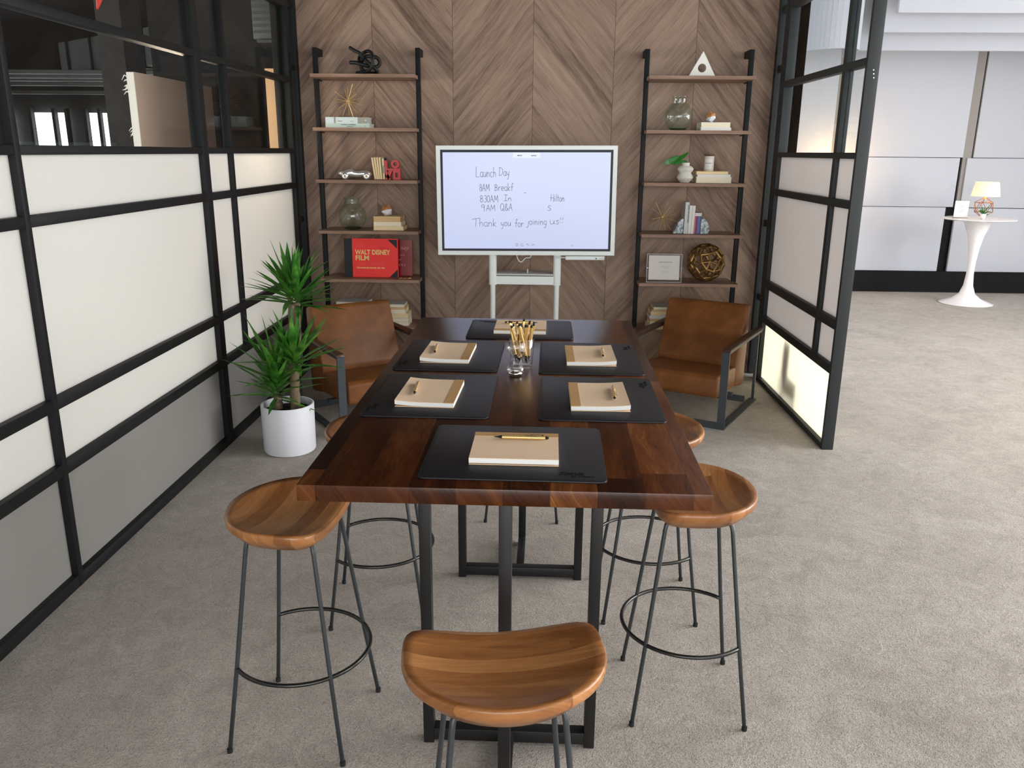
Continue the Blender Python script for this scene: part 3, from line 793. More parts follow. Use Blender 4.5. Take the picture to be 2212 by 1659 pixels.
# glass cup of pens and hourglass
CX, CY = -.052, 2.752
cp = thing('glass_cup', 'clear cut glass tumbler full of gold pens on the table', 'tumbler', (CX, CY, TZ))
bm = B(); lathe(bm, [(0, .001), (.036, .001), (.0375, .004), (.043, .104), (.0422, .105)], 40); lathe(bm, [(0, .015), (.034, .016), (.0378, .022)], 40); obj('tumbler_body', bm, 'cup_glass', cp, smooth=True)
random.seed(11)
cols = 17
for k in range(cols):
    a = 2 * PI * k / cols * (1 if k % 2 else 1.0) + .3
    rb = .012 + .012 * ((k * 7) % 3) / 2; rt = (.016, .033, .047, .041)[(k * 5) % 4]
    if k % 3 == 0: rb = .02
    o = copy_tree(pen0)
    for ch in list(o.children):
        if ch.name.startswith('printed_logo'): bpy.data.objects.remove(ch)
    base = Vector((CX + rb * math.cos(a + (.9 if rt > .03 else 2.4)), CY + rb * math.sin(a + (.9 if rt > .03 else 2.4)), TZ + .017 + .004 * (k % 4)))
    tip = Vector((CX + rt * math.cos(a), CY + rt * math.sin(a), TZ + .150 + .012 * ((k * 3) % 5 - 2) / 2))
    if k == 11: tip.x += .006; base.x += .006
    d = (tip - base).normalized()
    q = d.to_track_quat('X', 'Z')
    o.rotation_mode = 'QUATERNION'; o.rotation_quaternion = q; o.location = base + d * .070
    o['label'] = 'gold pen standing with its black stylus end up in the glass tumbler'; o['group'] = 'gold pens in the glass tumbler'
hg = thing('hourglass', 'small clear glass hourglass in front of the pen tumbler', 'hourglass', (-.070, 2.648, TZ))
prof = [(0, .001), (.020, .002), (.029, .012), (.0305, .022), (.024, .038), (.009, .052), (.0045, .058), (.009, .064), (.026, .080), (.0315, .095), (.028, .108), (.018, .116), (0, .1175)]
inner = [(max(0, r - .0016), z + (.0014 if z < .05 else -.0014 if z > .09 else 0)) for r, z in prof][::-1]
def dense(p, n=4): return [(v.x, v.y) for v in catmull([(a, b, 0) for a, b in p], n)]
bm = B(); lathe(bm, [(abs(r), z) for r, z in dense(prof)], 32); obj('glass_bulbs', bm, 'cup_glass', hg, smooth=True)
bm = B(); lathe(bm, [(0, .0032), (.020, .0036), (.026, .010), (.012, .016), (0, .018)], 24); obj('base_reflection', bm, 'chrome', hg, smooth=True)  # chrome mound stands in for the reflection in the base; the glass is empty

# ------------------------------------------------------------------ interactive display on its stand
DY = 6.046
dv = thing('display', 'white framed interactive display showing a handwritten schedule', 'display', (-.0945, DY, 0), R_(0))
X0, X1, Z0, Z1 = -.6445, .6445, 1.018, 1.789
rt_ = Matrix.Translation((0, 0, 1.4)) @ Matrix.Rotation(R_(-.45), 4, 'Y') @ Matrix.Translation((0, 0, -1.4))
bm = B()
for b in ((X0, X1, 0, .045, Z1 - .028, Z1), (X0, X1, 0, .045, Z0, Z0 + .030), (X0, X0 + .030, 0, .045, Z0 + .030, Z1 - .028), (X1 - .030, X1, 0, .045, Z0 + .030, Z1 - .028)): box(bm, *b, rt_)
box(bm, X0 + .005, X1 - .005, .012, .05, Z0 + .005, Z1 - .005, rt_); bmesh.ops.remove_doubles(bm, verts=bm.verts, dist=.0001)
obj('bezel', bm, 'white_plastic', dv)
bm = B(); box(bm, X0 + .030, X1 - .030, .004, .013, Z0 + .030, Z1 - .028, rt_); obj('black_border', bm, 'cover_navy', dv)
SX0, SX1, SZ0, SZ1 = X0 + .047, X1 - .047, Z0 + .047, Z1 - .046
bm = B(); box(bm, SX0, SX1, .0025, .006, SZ0, SZ1, rt_); scr = obj('screen', bm, 'screen', dv)
# handwriting: strokes in a unit cell (x to the right, y up, baseline 0, x height .55, cap height 1)
def arc(cx, cy, rx, ry, a0, a1, n=10): return [(cx + rx * math.cos(R_(a0 + (a1 - a0) * i / n)), cy + ry * math.sin(R_(a0 + (a1 - a0) * i / n))) for i in range(n + 1)]
G = {
 'L': (.62, [[(.06, 1.05), (.05, 0), (.16, -.02), (.55, .02)]]), 'a': (.5, [arc(.24, .26, .2, .27, 60, 330), [(.40, .52), (.40, .1), (.48, .0)]]),
 'u': (.5, [[(.06, .52), (.06, .14), (.16, .0), (.32, .06), (.40, .3), (.40, .52)], [(.40, .5), (.41, 0)]]), 'n': (.5, [[(.06, .52), (.07, 0)], [(.07, .3), (.2, .5), (.33, .48), (.38, .3), (.39, 0)]]),
 'c': (.45, [arc(.25, .26, .2, .27, 50, 310)]), 'h': (.5, [[(.07, 1.05), (.07, 0)], [(.07, .3), (.2, .52), (.33, .48), (.38, .3), (.39, 0)]]),
 'D': (.72, [[(.1, 1), (.08, 0)], [(.0, .98), (.3, 1), (.58, .78), (.6, .4), (.4, .08), (.05, 0)]]), 'y': (.48, [[(.04, .52), (.08, .2), (.2, .08), (.34, .2)], [(.40, .52), (.36, .0), (.26, -.38), (.08, -.42)]]),
 '8': (.5, [arc(.24, .74, .17, .24, 90, 450, 14), arc(.24, .25, .2, .26, 90, 450, 14)]), 'A': (.66, [[(.02, 0), (.3, 1), (.56, 0)], [(.12, .36), (.48, .36)]]),
 'M': (.78, [[(.05, 0), (.12, .98), (.36, .3), (.6, 1), (.68, 0)]]), 'B': (.58, [[(.1, .78), (.1, 0)], [(.02, .76), (.32, .8), (.42, .62), (.28, .44), (.12, .42), (.38, .4), (.5, .2), (.34, .02), (.06, 0)]]),
 'r': (.4, [[(.07, .52), (.08, 0)], [(.08, .3), (.2, .5), (.34, .46)]]), 'e': (.48, [[(.06, .26), (.40, .3)] + arc(.24, .27, .18, .27, 10, 310)]),
 'k': (.46, [[(.07, 1.0), (.07, 0)], [(.36, .52), (.08, .24), (.38, 0)]]), 'f': (.4, [[(.4, .9), (.26, 1.0), (.18, .85), (.16, 0)], [(.0, .5), (.36, .52)]]),
 ':': (.2, [[(.08, .5), (.09, .46)], [(.08, .12), (.09, .08)]]), '3': (.46, [arc(.18, .74, .2, .24, 130, -80), arc(.18, .26, .24, .26, 80, -140)]), '0': (.54, [arc(.26, .5, .2, .5, 90, 450, 16)]),
 'I': (.5, [[(.24, 1), (.22, 0)], [(.04, 1), (.46, .98)], [(.02, .0), (.44, .02)]]), 'H': (.62, [[(.08, 1), (.05, 0)], [(.52, 1), (.48, -.05)], [(-.1, .48), (.5, .5)]]),
 'i': (.26, [[(.1, .5), (.1, 0)], [(.1, .74), (.12, .70)]]), 'l': (.26, [[(.12, 1.0), (.1, 0)]]), 't': (.36, [[(.16, .9), (.14, 0)], [(-.02, .56), (.34, .58)]]), 'o': (.48, [arc(.23, .26, .18, .27, 90, 450, 12)]),
 '9': (.46, [arc(.22, .72, .18, .26, 20, 380, 14), [(.4, .8), (.38, .1), (.34, -.3)]]), 'Q': (.7, [arc(.32, .5, .27, .5, 90, 450, 16), [(.36, .3), (.66, -.1)]]),
 '&': (.62, [[(.56, 0), (.12, .62), (.14, .9), (.3, .96), (.36, .76), (.08, .34), (.1, .06), (.32, .0), (.54, .4)]]), 'S': (.46, [[(.42, .9), (.26, 1), (.08, .86), (.12, .62), (.34, .42), (.36, .16), (.2, 0), (.02, .06)]]),
 's': (.4, [[(.34, .46), (.2, .54), (.08, .42), (.3, .18), (.22, .0), (.02, .04)]]), 'T': (.7, [[(-.1, .86), (.72, 1.04)], [(.34, .96), (.3, -.06)]]), 'g': (.48, [arc(.23, .28, .18, .26, 50, 320), [(.40, .54), (.38, -.1), (.26, -.42), (.06, -.38)]]),
 'j': (.3, [[(.2, .5), (.18, -.2), (.08, -.42), (-.1, -.36)]]), '!': (.2, [[(.12, 1.06), (.09, .62)], [(.08, .22), (.08, .08)]]), "'": (.2, [[(.1, 1.0), (.08, .62)]]), '~': (.4, [[(.0, .2), (.16, .05), (.3, .1)]]), ' ': (.42, [])}
wb_ = B()
def ribbon(pts, wd):
    P = [Vector((p[0], 0, p[1])) for p in pts]
    for a, b in zip(P, P[1:]):
        d = (b - a)
        if d.length < 1e-6: continue
        d.normalize(); n = Vector((-d.z, 0, d.x)) * wd / 2; a2 = a - d * wd * .3; b2 = b + d * wd * .3
        box_ = [wb_.verts.new((p.x, .0012 if q else .0022, p.z)) for q in (1, 0) for p in (a2 + n, b2 + n, b2 - n, a2 - n)]
        wb_.faces.new(box_[0:4]); wb_.faces.new(box_[4:8][::-1])
        for i in range(4): wb_.faces.new((box_[i], box_[(i + 1) % 4], box_[4 + (i + 1) % 4], box_[4 + i]))
def write(s, x, z, h, wx=1.0, slope=0.0, wd=.0027):
    cx = 0.0
    for ch in s:
        adv, strokes = G[ch]
        for st in strokes: ribbon([(x + (cx + px) * h * wx, z + pz * h + (cx + px) * h * wx * slope) for px, pz in st], wd)
        cx += adv
# pixel (1780-wide crop) -> metres on the screen face
def sxz(u, v): return (SX0 + (u - 152) / (1610 - 152) * (SX1 - SX0), SZ1 - (v - 158) / (1003 - 158) * (SZ1 - SZ0))
def W(s, u, v, hpx, wpx):
    x, z = sxz(u, v); h = hpx / 845 * (SZ1 - SZ0); tot = sum(G[c][0] for c in s) * h
    write(s, x, z, h, (wpx / 1458 * (SX1 - SX0)) / tot)
W('Launch', 438, 372, 82, 180); W('Day', 640, 360, 70, 92)
W('8AM', 470, 494, 60, 92); W('Breakf', 600, 490, 66, 168)
W('8:30AM', 474, 592, 60, 164); W('In', 684, 578, 52, 70); W('Hilton', 1096, 578, 62, 122)
W('9', 484, 660, 46, 34); W('AM', 528, 668, 52, 84); W('Q&A', 652, 664, 62, 112); W('S', 1068, 660, 44, 36); W('~', 862, 508, 16, 22)
W('Thank', 412, 806, 70, 210); W('you', 658, 800, 62, 92); W('for', 784, 808, 70, 78); W('joining', 890, 786, 62, 176); W('us', 1088, 780, 66, 92); W("!!", 1176, 770, 46, 40)
obj('handwriting', wb_, 'ink_grey', scr)
def stext(s, u, v, size, mat='ink_light', bold=0.0):
    x, z = sxz(u, v); text('screen_text', s, size, mat, scr, T(x, .002, z) @ FACE, .0004, 0, 'CENTER', 1.0, bold)
x0, z0 = sxz(762, 204); x1, z1 = sxz(996, 158)
qbox('menu_tab', 'screen_tab', scr, x0, x1, .0018, .0028, z0, z1 - .001)
x, z = sxz(820, 190); text('screen_text', 'IMPORT', .010, 'ink', scr, T(x, .0012, z) @ FACE, .0004, 0, 'CENTER', 1.0, .0004)
x, z = sxz(942, 190); text('screen_text', 'EXPORT', .010, 'ink', scr, T(x, .0012, z) @ FACE, .0004, 0, 'CENTER', 1.0, .0004)
ic = wb_ = B()
for u in (0, 11, 22): ribbon([sxz(790, 958 + u), sxz(814, 958 + u)], .0022)
ribbon([sxz(858, 960), sxz(838, 960), sxz(838, 978), sxz(858, 978), sxz(858, 972)], .0022)
ribbon([sxz(888, 962), sxz(898, 960), sxz(908, 976)], .0022); ribbon([sxz(888, 962), sxz(894, 970)], .0022)
ribbon([sxz(932, 976), sxz(942, 962), sxz(956, 964)], .0022); ribbon([sxz(956, 964), sxz(950, 972)], .0022)
ribbon([sxz(1284, 970), sxz(1304, 970)], .0022)
obj('menu_icons', ic, 'ink_light', scr)
# stand
st = [(-.243, 'left'), (.234, 'right')]
for cx, _ in st:
    bm = B(); prism(bm, rrect(.057, .05, .02), .79, 1.03, 'z', T(cx, .062, 0)); obj('upper_post', bm, 'white_plastic', dv, autosmooth=40)
    bm = B(); lathe(bm, [(.0195, .06), (.0195, .80)], 20, T(cx, .062, 0)); obj('lower_post', bm, 'white_plastic', dv, smooth=True)
    bm = B(); box(bm, cx - .025, cx + .025, -.28, .30, .03, .06); bev(bm, .008); obj('foot_bar', bm, 'white_plastic', dv)
    for y in (-.25, .27):
        bm = B(); tube(bm, [(cx - .012, y, .025), (cx + .012, y, .025)], .025, 14); obj('caster', bm, 'rubber', dv)
bm = B(); box(bm, -.243, .234, .045, .079, .795, .856); obj('cross_beam', bm, 'white_plastic', dv)
bm = B(); prism(bm, rrect(.452, .19, .03), .862, .874, 'z', T(-.0045, .14, 0)); bev(bm, .003); obj('tray', bm, 'cover_silver', dv, autosmooth=40)
qbox('tray_divider', 'white_plastic', dv, .012, .018, .10, .20, .874, .902)
bm = B(); tube(bm, catmull([(-.07, .1, 1.05), (-.062, .1, .985), (-.035, .1, .955), (.0, .1, .985), (.035, .1, .992), (.05, .1, 1.05)], 6), .004, 8); obj('cable', bm, 'white_plastic', dv, smooth=True)
bm = B(); box(bm, .29, .575, .004, .028, .984, 1.012, rt_); bev(bm, .004); obj('pen_holder', bm, 'white_plastic', dv)
bm = B(); tube(bm, [(.232, .014, 1.002), (.30, .014, 1.002)], .0045, 8); obj('stylus', bm, 'white_gloss', dv)
text('brand_text', 'SAMSUNG', .009, 'ink_light', dv, T(.535, .0035, .996) @ FACE, .0003)
bm = B(); lathe(bm, [(0, 0), (.005, 0), (.005, .002), (0, .002)], 12, T(.517, .004, .999) @ RX(PI / 2)); obj('sensor', bm, 'ink', dv)

# ------------------------------------------------------------------ yucca in its pot, and the plant tip at the lower left
yu = thing('potted_yucca', 'tall yucca plant with spiky leaves in a ribbed white pot', 'plant', (-1.482, 4.636, 0))
bm = B(); lathe(bm, [(0, .004), (.145, .004), (.150, .012), (.153, .292), (.150, .295), (.142, .294), (.142, .25), (0, .25)], 176, None, 88, .0022); obj('pot', bm, 'pot_white', yu, autosmooth=50)
bm = B(); lathe(bm, [(0, .262), (.07, .26), (.141, .252)], 24); obj('soil', bm, 'soil', yu)
def trunk(pts, rads):
    P = catmull(pts, 8); n = len(P); rr_ = []
    for i in range(n):
        t = i / (n - 1) * (len(rads) - 1); k = min(int(t), len(rads) - 2); f = t - k
        rr_.append((rads[k] * (1 - f) + rads[k + 1] * f) * (1 + .10 * math.sin(i * 2.1) + .05 * random.uniform(-1, 1)))
    bm = B(); tube(bm, P, rr_, 14); obj('trunk', bm, 'trunk', yu, smooth=True)
def leaf_blade(bm, base, az, el, L, wd, droop):
    d = Vector((math.cos(az) * math.cos(el), math.sin(az) * math.cos(el), math.sin(el))); p = Vector(base); N = 7
    side = d.cross(Vector((0, 0, 1)));
    side = side.normalized() if side.length > .05 else Vector((math.sin(az), -math.cos(az), 0))
    rows = []
    for i in range(N + 1):
        t = i / N
        wv = wd * (.55 + 1.1 * t) * (1 - t) ** .75 * 1.25 if t < 1 else 0.0005
        wv = wd * (.55 + .45 * t / .35) if t < .35 else wd * max(.015, 1 - ((t - .35) / .65) ** 1.7)
        nrm = side.cross(d).normalized()
        rows.append([bm.verts.new(p - side * wv + nrm * wv * .35), bm.verts.new(p), bm.verts.new(p + side * wv + nrm * wv * .35)])
        p = p + d * (L / N); d = (d + Vector((0, 0, -droop * (t + .25) / N))).normalized()
        side = (side - d * side.dot(d)).normalized()
    for a, b in zip(rows, rows[1:]):
        for k in (0, 1): bm.faces.new((a[k], a[k + 1], b[k + 1], b[k]))
def head(c, n, L, seed, elmin, elmax, wd=.015, z_spread=.10):
    rnd = random.Random(seed); bm = B()
    for k in range(n):
        t = k / n; az = k * 2.39996 + rnd.uniform(-.3, .3); el = R_(elmin + (elmax - elmin) * (t ** 1.1) + rnd.uniform(-8, 8))
        b = Vector(c) + Vector((.012 * math.cos(az), .012 * math.sin(az), z_spread * t))
        leaf_blade(bm, b, az, el, L * rnd.uniform(.75, 1.1) * (1 - .15 * t), wd * rnd.uniform(.8, 1.15), rnd.uniform(.08, .45) * (1 - .5 * t))
    obj('foliage', bm, 'yucca_leaf', yu, smooth=True)
random.seed(5)
trunk([(.048, 0, .25), (.055, .0, .45), (.072, .02, .62), (.088, .01, .80), (.096, .0, .90)], [.029, .027, .024, .021, .018])
trunk([(.052, .02, .46), (.045, .04, .62), (.040, .05, .76), (.045, .05, .92)], [.016, .016, .016, .015])
trunk([(-.058, .0, .25), (-.056, .0, .30), (-.05, .0, .34)], [.030, .028, .024])
head((.098, 0, .88), 36, .32, 1, -4, 88, .0190)
head((.045, .05, .90), 30, .33, 2, -2, 86, .0190)
head((.070, -.035, .53), 28, .35, 3, 4, 86, .0220, .08)
head((-.06, -.01, .32), 34, .29, 4, -6, 86, .0195, .12)
head((-.04, -.03, .42), 22, .38, 9, 12, 84, .0215, .10)
fl = thing('leafy_plant', 'bright green leaf tip of a plant at the foot of the left glazing', 'plant', (-1.80, 2.12, 0))
bm = B(); lathe(bm, [(0, 0), (.05, 0), (.06, .05), (.055, .05), (0, .045)], 24); obj('pot', bm, 'pot_white', fl, smooth=True)
bm = B()
for k in range(9): leaf_blade(bm, (0, 0, .045), k * .7 + 2.2, R_(40 + (k % 3) * 12), .08, .010, .6)
leaf_blade(bm, (0, .0, .045), R_(86), R_(20), .245, .013, .3); leaf_blade(bm, (0, .0, .045), R_(90), R_(26), .235, .012, .2)
obj('foliage', bm, 'leaf_plain', fl, smooth=True)
# ------------------------------------------------------------------ ladder shelves
SZ = [2.284, 1.908, 1.532, 1.153, .781, .405]
def ladder(xa, xb, label):
    s = thing('ladder_shelf', label, 'shelf', ((xa + xb) / 2, 6.49, 0), 0, 'wall mounted ladder shelves')
    h = (xb - xa) / 2; hw = h + .017
    for sx in (-1, 1):
        x0, x1 = sorted((sx * (hw - .034), sx * hw))
        x0, x1 = (x0, x1)
        qbox('post', 'frame_black', s, x0, x1, 0, .035, 0, 2.48, bevel=.0015)
        qbox('wall_bracket', 'frame_black', s, x0, x1, .035, YW - 6.49, 2.43, 2.48)
        for z in SZ: qbox('shelf_bracket', 'frame_black', s, *sorted((sx * (hw - .034), sx * (hw - .026))), .036, .125, z - .034, z - .026)
    for z in SZ:
        bm = B(); i = hw - .036
        prism(bm, [(-h, -.16), (h, -.16), (h, -.002), (i, -.002), (i, .165), (-i, .165), (-i, -.002), (-h, -.002)], z - .0245, z); bev(bm, .001, 1)
        obj('shelf_board', bm, 'walnut_shelf', s)
    return s
ladder(-1.690, -.921, 'black ladder shelf with walnut boards left of the display')
ladder(.777, 1.538, 'black ladder shelf with walnut boards right of the display')
def put(n, label, cat, x, y, z, rz=0, group=None): return thing(n, label, cat, (x, y, z + .0008), rz, group)

def book(label, x0, x1, z0, z1, cover, pages='paper', y0=6.39, y1=6.57, group=None, rz=0.0, front='pages', ends=True, name='book'):
    """a closed book lying flat; front='pages' turns the fore edge to the room, 'spine' the spine"""
    c = ((x0 + x1) / 2, (y0 + y1) / 2, z0); b = put(name, label, 'book', *c, rz, group)
    w, d, h = (x1 - x0) / 2, (y1 - y0) / 2, z1 - z0; t = min(.0025, h * .14); e = .0025
    bm = B()
    if front == 'pages':
        box(bm, -w, w, -d, d, 0, t); box(bm, -w, w, -d, d, h - t, h); box(bm, -w, w, d - t, d, t, h - t); obj('cover', bm, cover, b)
        qbox('page_block', pages, b, -w + e, w - e, -d + e * .6, d - t, t, h - t)
    else:
        box(bm, -w, w, -d, d, 0, t); box(bm, -w, w, -d, d, h - t, h); box(bm, -w, w, -d, -d + t * 1.5, t, h - t); obj('cover', bm, cover, b)
        qbox('page_block', pages, b, -w + e, w - e, -d + t * 1.5, d - e, t, h - t)
    return b

# --- left shelf, top board: knotted tubes
def K(u, v, y): return (-1.503 + u * .000178, y, 2.2845 + (1515 - v) * .000178 * .985)
kn = put('knot_sculpture', 'black knotted rope-like sculpture on the topmost left board', 'sculpture', 0, 0, .0035)
k1 = [K(500, 460, 6.44), K(720, 590, 6.43), K(940, 700, 6.42), K(1030, 860, 6.43), K(970, 980, 6.45), K(850, 950, 6.47), K(850, 800, 6.49), K(1000, 680, 6.47), K(1240, 600, 6.44), K(1430, 690, 6.41), K(1500, 930, 6.39), K(1470, 1180, 6.39), K(1320, 1370, 6.40), K(1080, 1440, 6.41), K(880, 1455, 6.43), K(760, 1458, 6.45)]
k2 = [K(490, 1040, 6.45), K(760, 1060, 6.43), K(1000, 1130, 6.42), K(1260, 1190, 6.44), K(1480, 1210, 6.47), K(1640, 1130, 6.49), K(1680, 970, 6.49), K(1580, 830, 6.48), K(1380, 800, 6.47), K(1170, 800, 6.45), K(980, 940, 6.47), K(900, 1150, 6.48), K(980, 1340, 6.48), K(1200, 1440, 6.48), K(1560, 1450, 6.46), K(1570, 1330, 6.44), K(1420, 1180, 6.43), K(1180, 980, 6.44), K(1080, 820, 6.46)]
bm = B(); tube(bm, catmull(k1, 6), .0125, 12); tube(bm, catmull(k2, 6), .0135, 12); obj('knotted_tube', bm, 'knot_black', kn, smooth=True)

def starburst(label, c, zfloor, seed):
    s = put('starburst_ornament', label, 'ornament', *c, 0, 'gold starburst ornaments'); rnd = random.Random(seed)
    bm = B(); n = 22
    for k in range(n):
        zz = 1 - 2 * (k + .5) / n; a = k * 2.39996 + rnd.uniform(-.25, .25); r = math.sqrt(1 - zz * zz)
        d = Vector((r * math.cos(a), r * math.sin(a), zz)); L = rnd.uniform(.095, .130)
        if d.z < -.2: L = min(L, (c[2] - zfloor - .002) / -d.z)
        L = min(L, .13); tube(bm, [d * .004, d * L], .0024, 6)
    obj('rods', bm, 'brass', s)
    bm = B(); bmesh.ops.create_icosphere(bm, subdivisions=2, radius=.011); obj('hub', bm, 'brass', s, smooth=True)
b = book('pale grey book lying under the starburst, its lower board book', -1.607, -1.277, 1.908, 1.939, 'cover_mint', 'paper_grey', 6.385, 6.57, 'books under the left starburst', 0, 'spine')
b['label'] = 'mint grey art book, lower of the two under the left starburst'
text('spine_title', 'STEVEN GAMBREL', .0125, 'ink', b, T(.008, -.0935, .0175) @ FACE, .0003, 0, 'CENTER', 1.15); text('spine_subtitle', 'PERSPECTIVE', .0075, 'ink', b, T(.02, -.0935, .0065) @ FACE, .0003, 0, 'CENTER', 1.1)
text('spine_mark', 'v', .014, 'ink', b, T(.132, -.0935, .010) @ FACE, .0003)
b = book('white book with grey spine bands, upper of the two under the left starburst', -1.605, -1.292, 1.939, 1.983, 'cover_white', 'paper_grey', 6.38, 6.56, 'books under the left starburst', 0, 'spine')
w = .1565
qbox('spine_band', 'cover_taupe', b, -w + .206 * 2 * w, -w + .247 * 2 * w, -.0912, -.0895, .0, .044)
qbox('spine_band', 'cover_taupe', b, -w + .775 * 2 * w, w, -.0912, -.0895, .0, .044)
text('spine_title', 'Renoir', .012, 'ink_light', b, T(-.062, -.0912, .013) @ FACE, .0004, 0, 'LEFT', 1.0, .0003); text('spine_subtitle', 'PHAIDON', .006, 'ink_light', b, T(.028, -.0912, .013) @ FACE, .0004)
bm = B(); lathe(bm, [(0, 0), (.006, 0), (.006, .0008), (0, .0008)], 12, T(.146, -.0912, .022) @ RX(PI / 2)); obj('spine_emblem', bm, 'cover_white', b)
starburst('gold starburst ornament standing on the two pale books', (-1.447, 6.46, 2.100), 1.983, 2)
starburst('gold starburst ornament standing on the right shelf beside the bookends', (.946, 6.45, 1.272), 1.153, 5)

# --- left shelf, third board: racing car, leaning booklets, red ornament
cr = put('toy_racing_car', 'shiny chrome toy racing car on the left shelf', 'toy car', -1.405, 6.43, 1.532, R_(4))
secs = [(-.136, .040, .048, .006), (-.125, .030, .056, .020), (-.105, .020, .062, .030), (-.075, .016, .070, .034), (-.045, .016, .079, .034), (-.022, .016, .084, .032), (-.014, .016, .066, .031), (.02, .016, .063, .031), (.055, .018, .066, .031), (.085, .018, .065, .030), (.105, .020, .060, .026), (.117, .026, .050, .018), (.121, .034, .042, .006)]
bm = B(); rings = []
for x, z0, z1, hw in secs:
    ring = []
    for k in range(16):
        a = 2 * PI * k / 16; cs, sn = math.cos(a), math.sin(a)
        ring.append(bm.verts.new((x, hw * math.copysign(abs(cs) ** .6, cs), (z0 + z1) / 2 + (z1 - z0) / 2 * math.copysign(abs(sn) ** .7, sn))))
    rings.append(ring)
for a, b_ in zip(rings, rings[1:]):
    for k in range(16): bm.faces.new((a[k], a[(k + 1) % 16], b_[(k + 1) % 16], b_[k]))
bm.faces.new(rings[0]); bm.faces.new(rings[-1][::-1]); obj('car_body', bm, 'silver', cr, autosmooth=50)
bm = B(); lathe(bm, [(0, .0), (.016, .0), (.014, -.006), (0, -.008)], 16, T(.0, 0, .0645) @ Matrix.Scale(1.3, 4, (1, 0, 0))); obj('cockpit', bm, 'black_metal', cr, smooth=True)
for x in (-.076, .106 - .02):
    for s in (-1, 1):
        bm = B(); lathe(bm, [(.010, -.008), (.021, -.009), (.0245, -.004), (.0245, .004), (.021, .009), (.010, .008)], 24, T(x, s * .040, .0245) @ RX(PI / 2))
        wv = obj('wheel', bm, 'silver', cr, smooth=True)
        bm = B(); lathe(bm, [(0, .010), (.005, .009), (.010, .006), (.010, -.006), (0, -.006)], 14, T(x, s * .040, .0245) @ RX(PI / 2 * s)); obj('hub_cap', bm, 'brass', wv, smooth=True)
def lean_book(label, x, w, h, d, cover, pages, lean, z, y0, group, name='book', spine_front=False, band=None):
    """upright book: x is the left side of its foot; lean>0 tilts the top to the right"""
    b = put(name, label, 'book', x, y0, z, 0, group); m = RY(lean)
    t = min(.0016, w * .18); bm = B()
    box(bm, 0, t, 0, d, 0, h, m); box(bm, w - t, w, 0, d, 0, h, m)
    if spine_front: box(bm, t, w - t, 0, t, 0, h, m)
    else: box(bm, t, w - t, d - t, d, 0, h, m)
    obj('cover', bm, cover, b); bm = B(); box(bm, t, w - t, t if spine_front else .0012, d - t - .001, .002, h - .002, m); obj('page_block', bm, pages, b)
    if band:
        bm = B(); box(bm, 0.0003, w - .0003, -.0006, .004, h - band[1], h + .0004, m); obj('spine_band', bm, band[0], b)
    return b
for k in range(4):
    lean_book(('leftmost', 'second', 'third', 'fourth')[k] + ' of the four slim cream booklets leaning beside the toy car', -1.2535 + .0150 * k, .0128, .163, .12, 'paper_cream', 'paper_cream', R_(-7.5 + 1.4 * k), 1.5335, 6.39, 'slim booklets beside the toy car')
nb = lean_book('navy book standing between the cream booklets and the red ornament', -1.1935, .020, .158, .12, 'cover_navy', 'paper_cream', R_(-2), 1.533, 6.40, None)
bm = B(); lathe(bm, [(0, 0), (.014, 0), (.014, .001), (0, .001)], 20, T(.010, -.0006, .075) @ RX(PI / 2) @ Matrix.Scale(2.2, 4, (0, 1, 0)) @ Matrix.Scale(.6, 4, (1, 0, 0))); obj('spine_oval', bm, 'cover_taupe', nb)
rs = put('red_ornament', 'red block ornament of stacked plain shapes at the end of the booklets', 'ornament', -1.120, 6.40, 1.532)
def rect_frame(bm, x0, x1, z0, z1, t, y0, y1):
    box(bm, x0, x1, y0, y1, z0, z0 + t); box(bm, x0, x1, y0, y1, z1 - t, z1); box(bm, x0, x0 + t, y0, y1, z0 + t, z1 - t); box(bm, x1 - t, x1, y0, y1, z0 + t, z1 - t)
bm = B(); prism(bm, [(-.056, 0), (-.030, 0), (.004, .070), (-.022, .070)], 0, .045, 'y'); prism(bm, [(-.034, .0), (-.012, .0), (-.042, .070), (-.062, .070)], .0, .045, 'y'); obj('crossed_block', bm, 'sculpture_red', rs)
bm = B(); rect_frame(bm, .006, .062, 0, .070, .018, 0, .045); obj('square_block', bm, 'sculpture_red', rs)
bm = B(); box(bm, -.060, .062, 0, .045, .0702, .084); box(bm, -.060, -.036, 0, .045, .084, .142); obj('corner_block', bm, 'sculpture_red', rs)
bm = B(); lathe(bm, [(.014, 0), (.032, 0), (.032, .045), (.014, .045), (.014, 0)], 32, T(.024, .045, .116) @ RX(PI / 2)); obj('ring_block', bm, 'sculpture_red', rs, autosmooth=40)

# --- glass jars
def jar(label, x, y, z, H, R, rn):
    j = put('glass_jar', label, 'jar', x, y, z, 0, 'round green glass jars on the shelves')
    o = [(.0, .0), (R * .50, .0), (R * .66, .012), (R * .90, H * .18), (R, H * .38), (R * .96, H * .53), (R * .80, H * .68), (rn * 1.02, H * .78), (rn * .96, H * .82), (rn * .98, H * .93), (rn * 1.07, H * .955), (rn * 1.09, H * .985), (rn * 1.04, H)]
    P = dense(o, 4); t = .0035
    inn = [(max(0, r - t), z_ + (.020 * max(0, 1 - z_ / (H * .16)) if z_ < H * .16 else 0)) for r, z_ in P][::-1]
    bm = B(); lathe(bm, [(max(0, r), max(0, z_)) for r, z_ in P], 48); obj('jar_body', bm, 'jar_glass', j, smooth=True)
    bm = B(); lathe(bm, [(0, .005), (R * .50, .005), (R * .64, .016), (0, .0165)], 40); obj('thick_base', bm, 'jar_base', j, smooth=True)
jar('round green glass jar on the left shelf beside cream books', -1.450, 6.46, 1.153, .247, .105, .060)
jar('round green glass jar on the right shelf below the marble triangle', 1.025, 6.46, 1.908, .245, .103, .055)

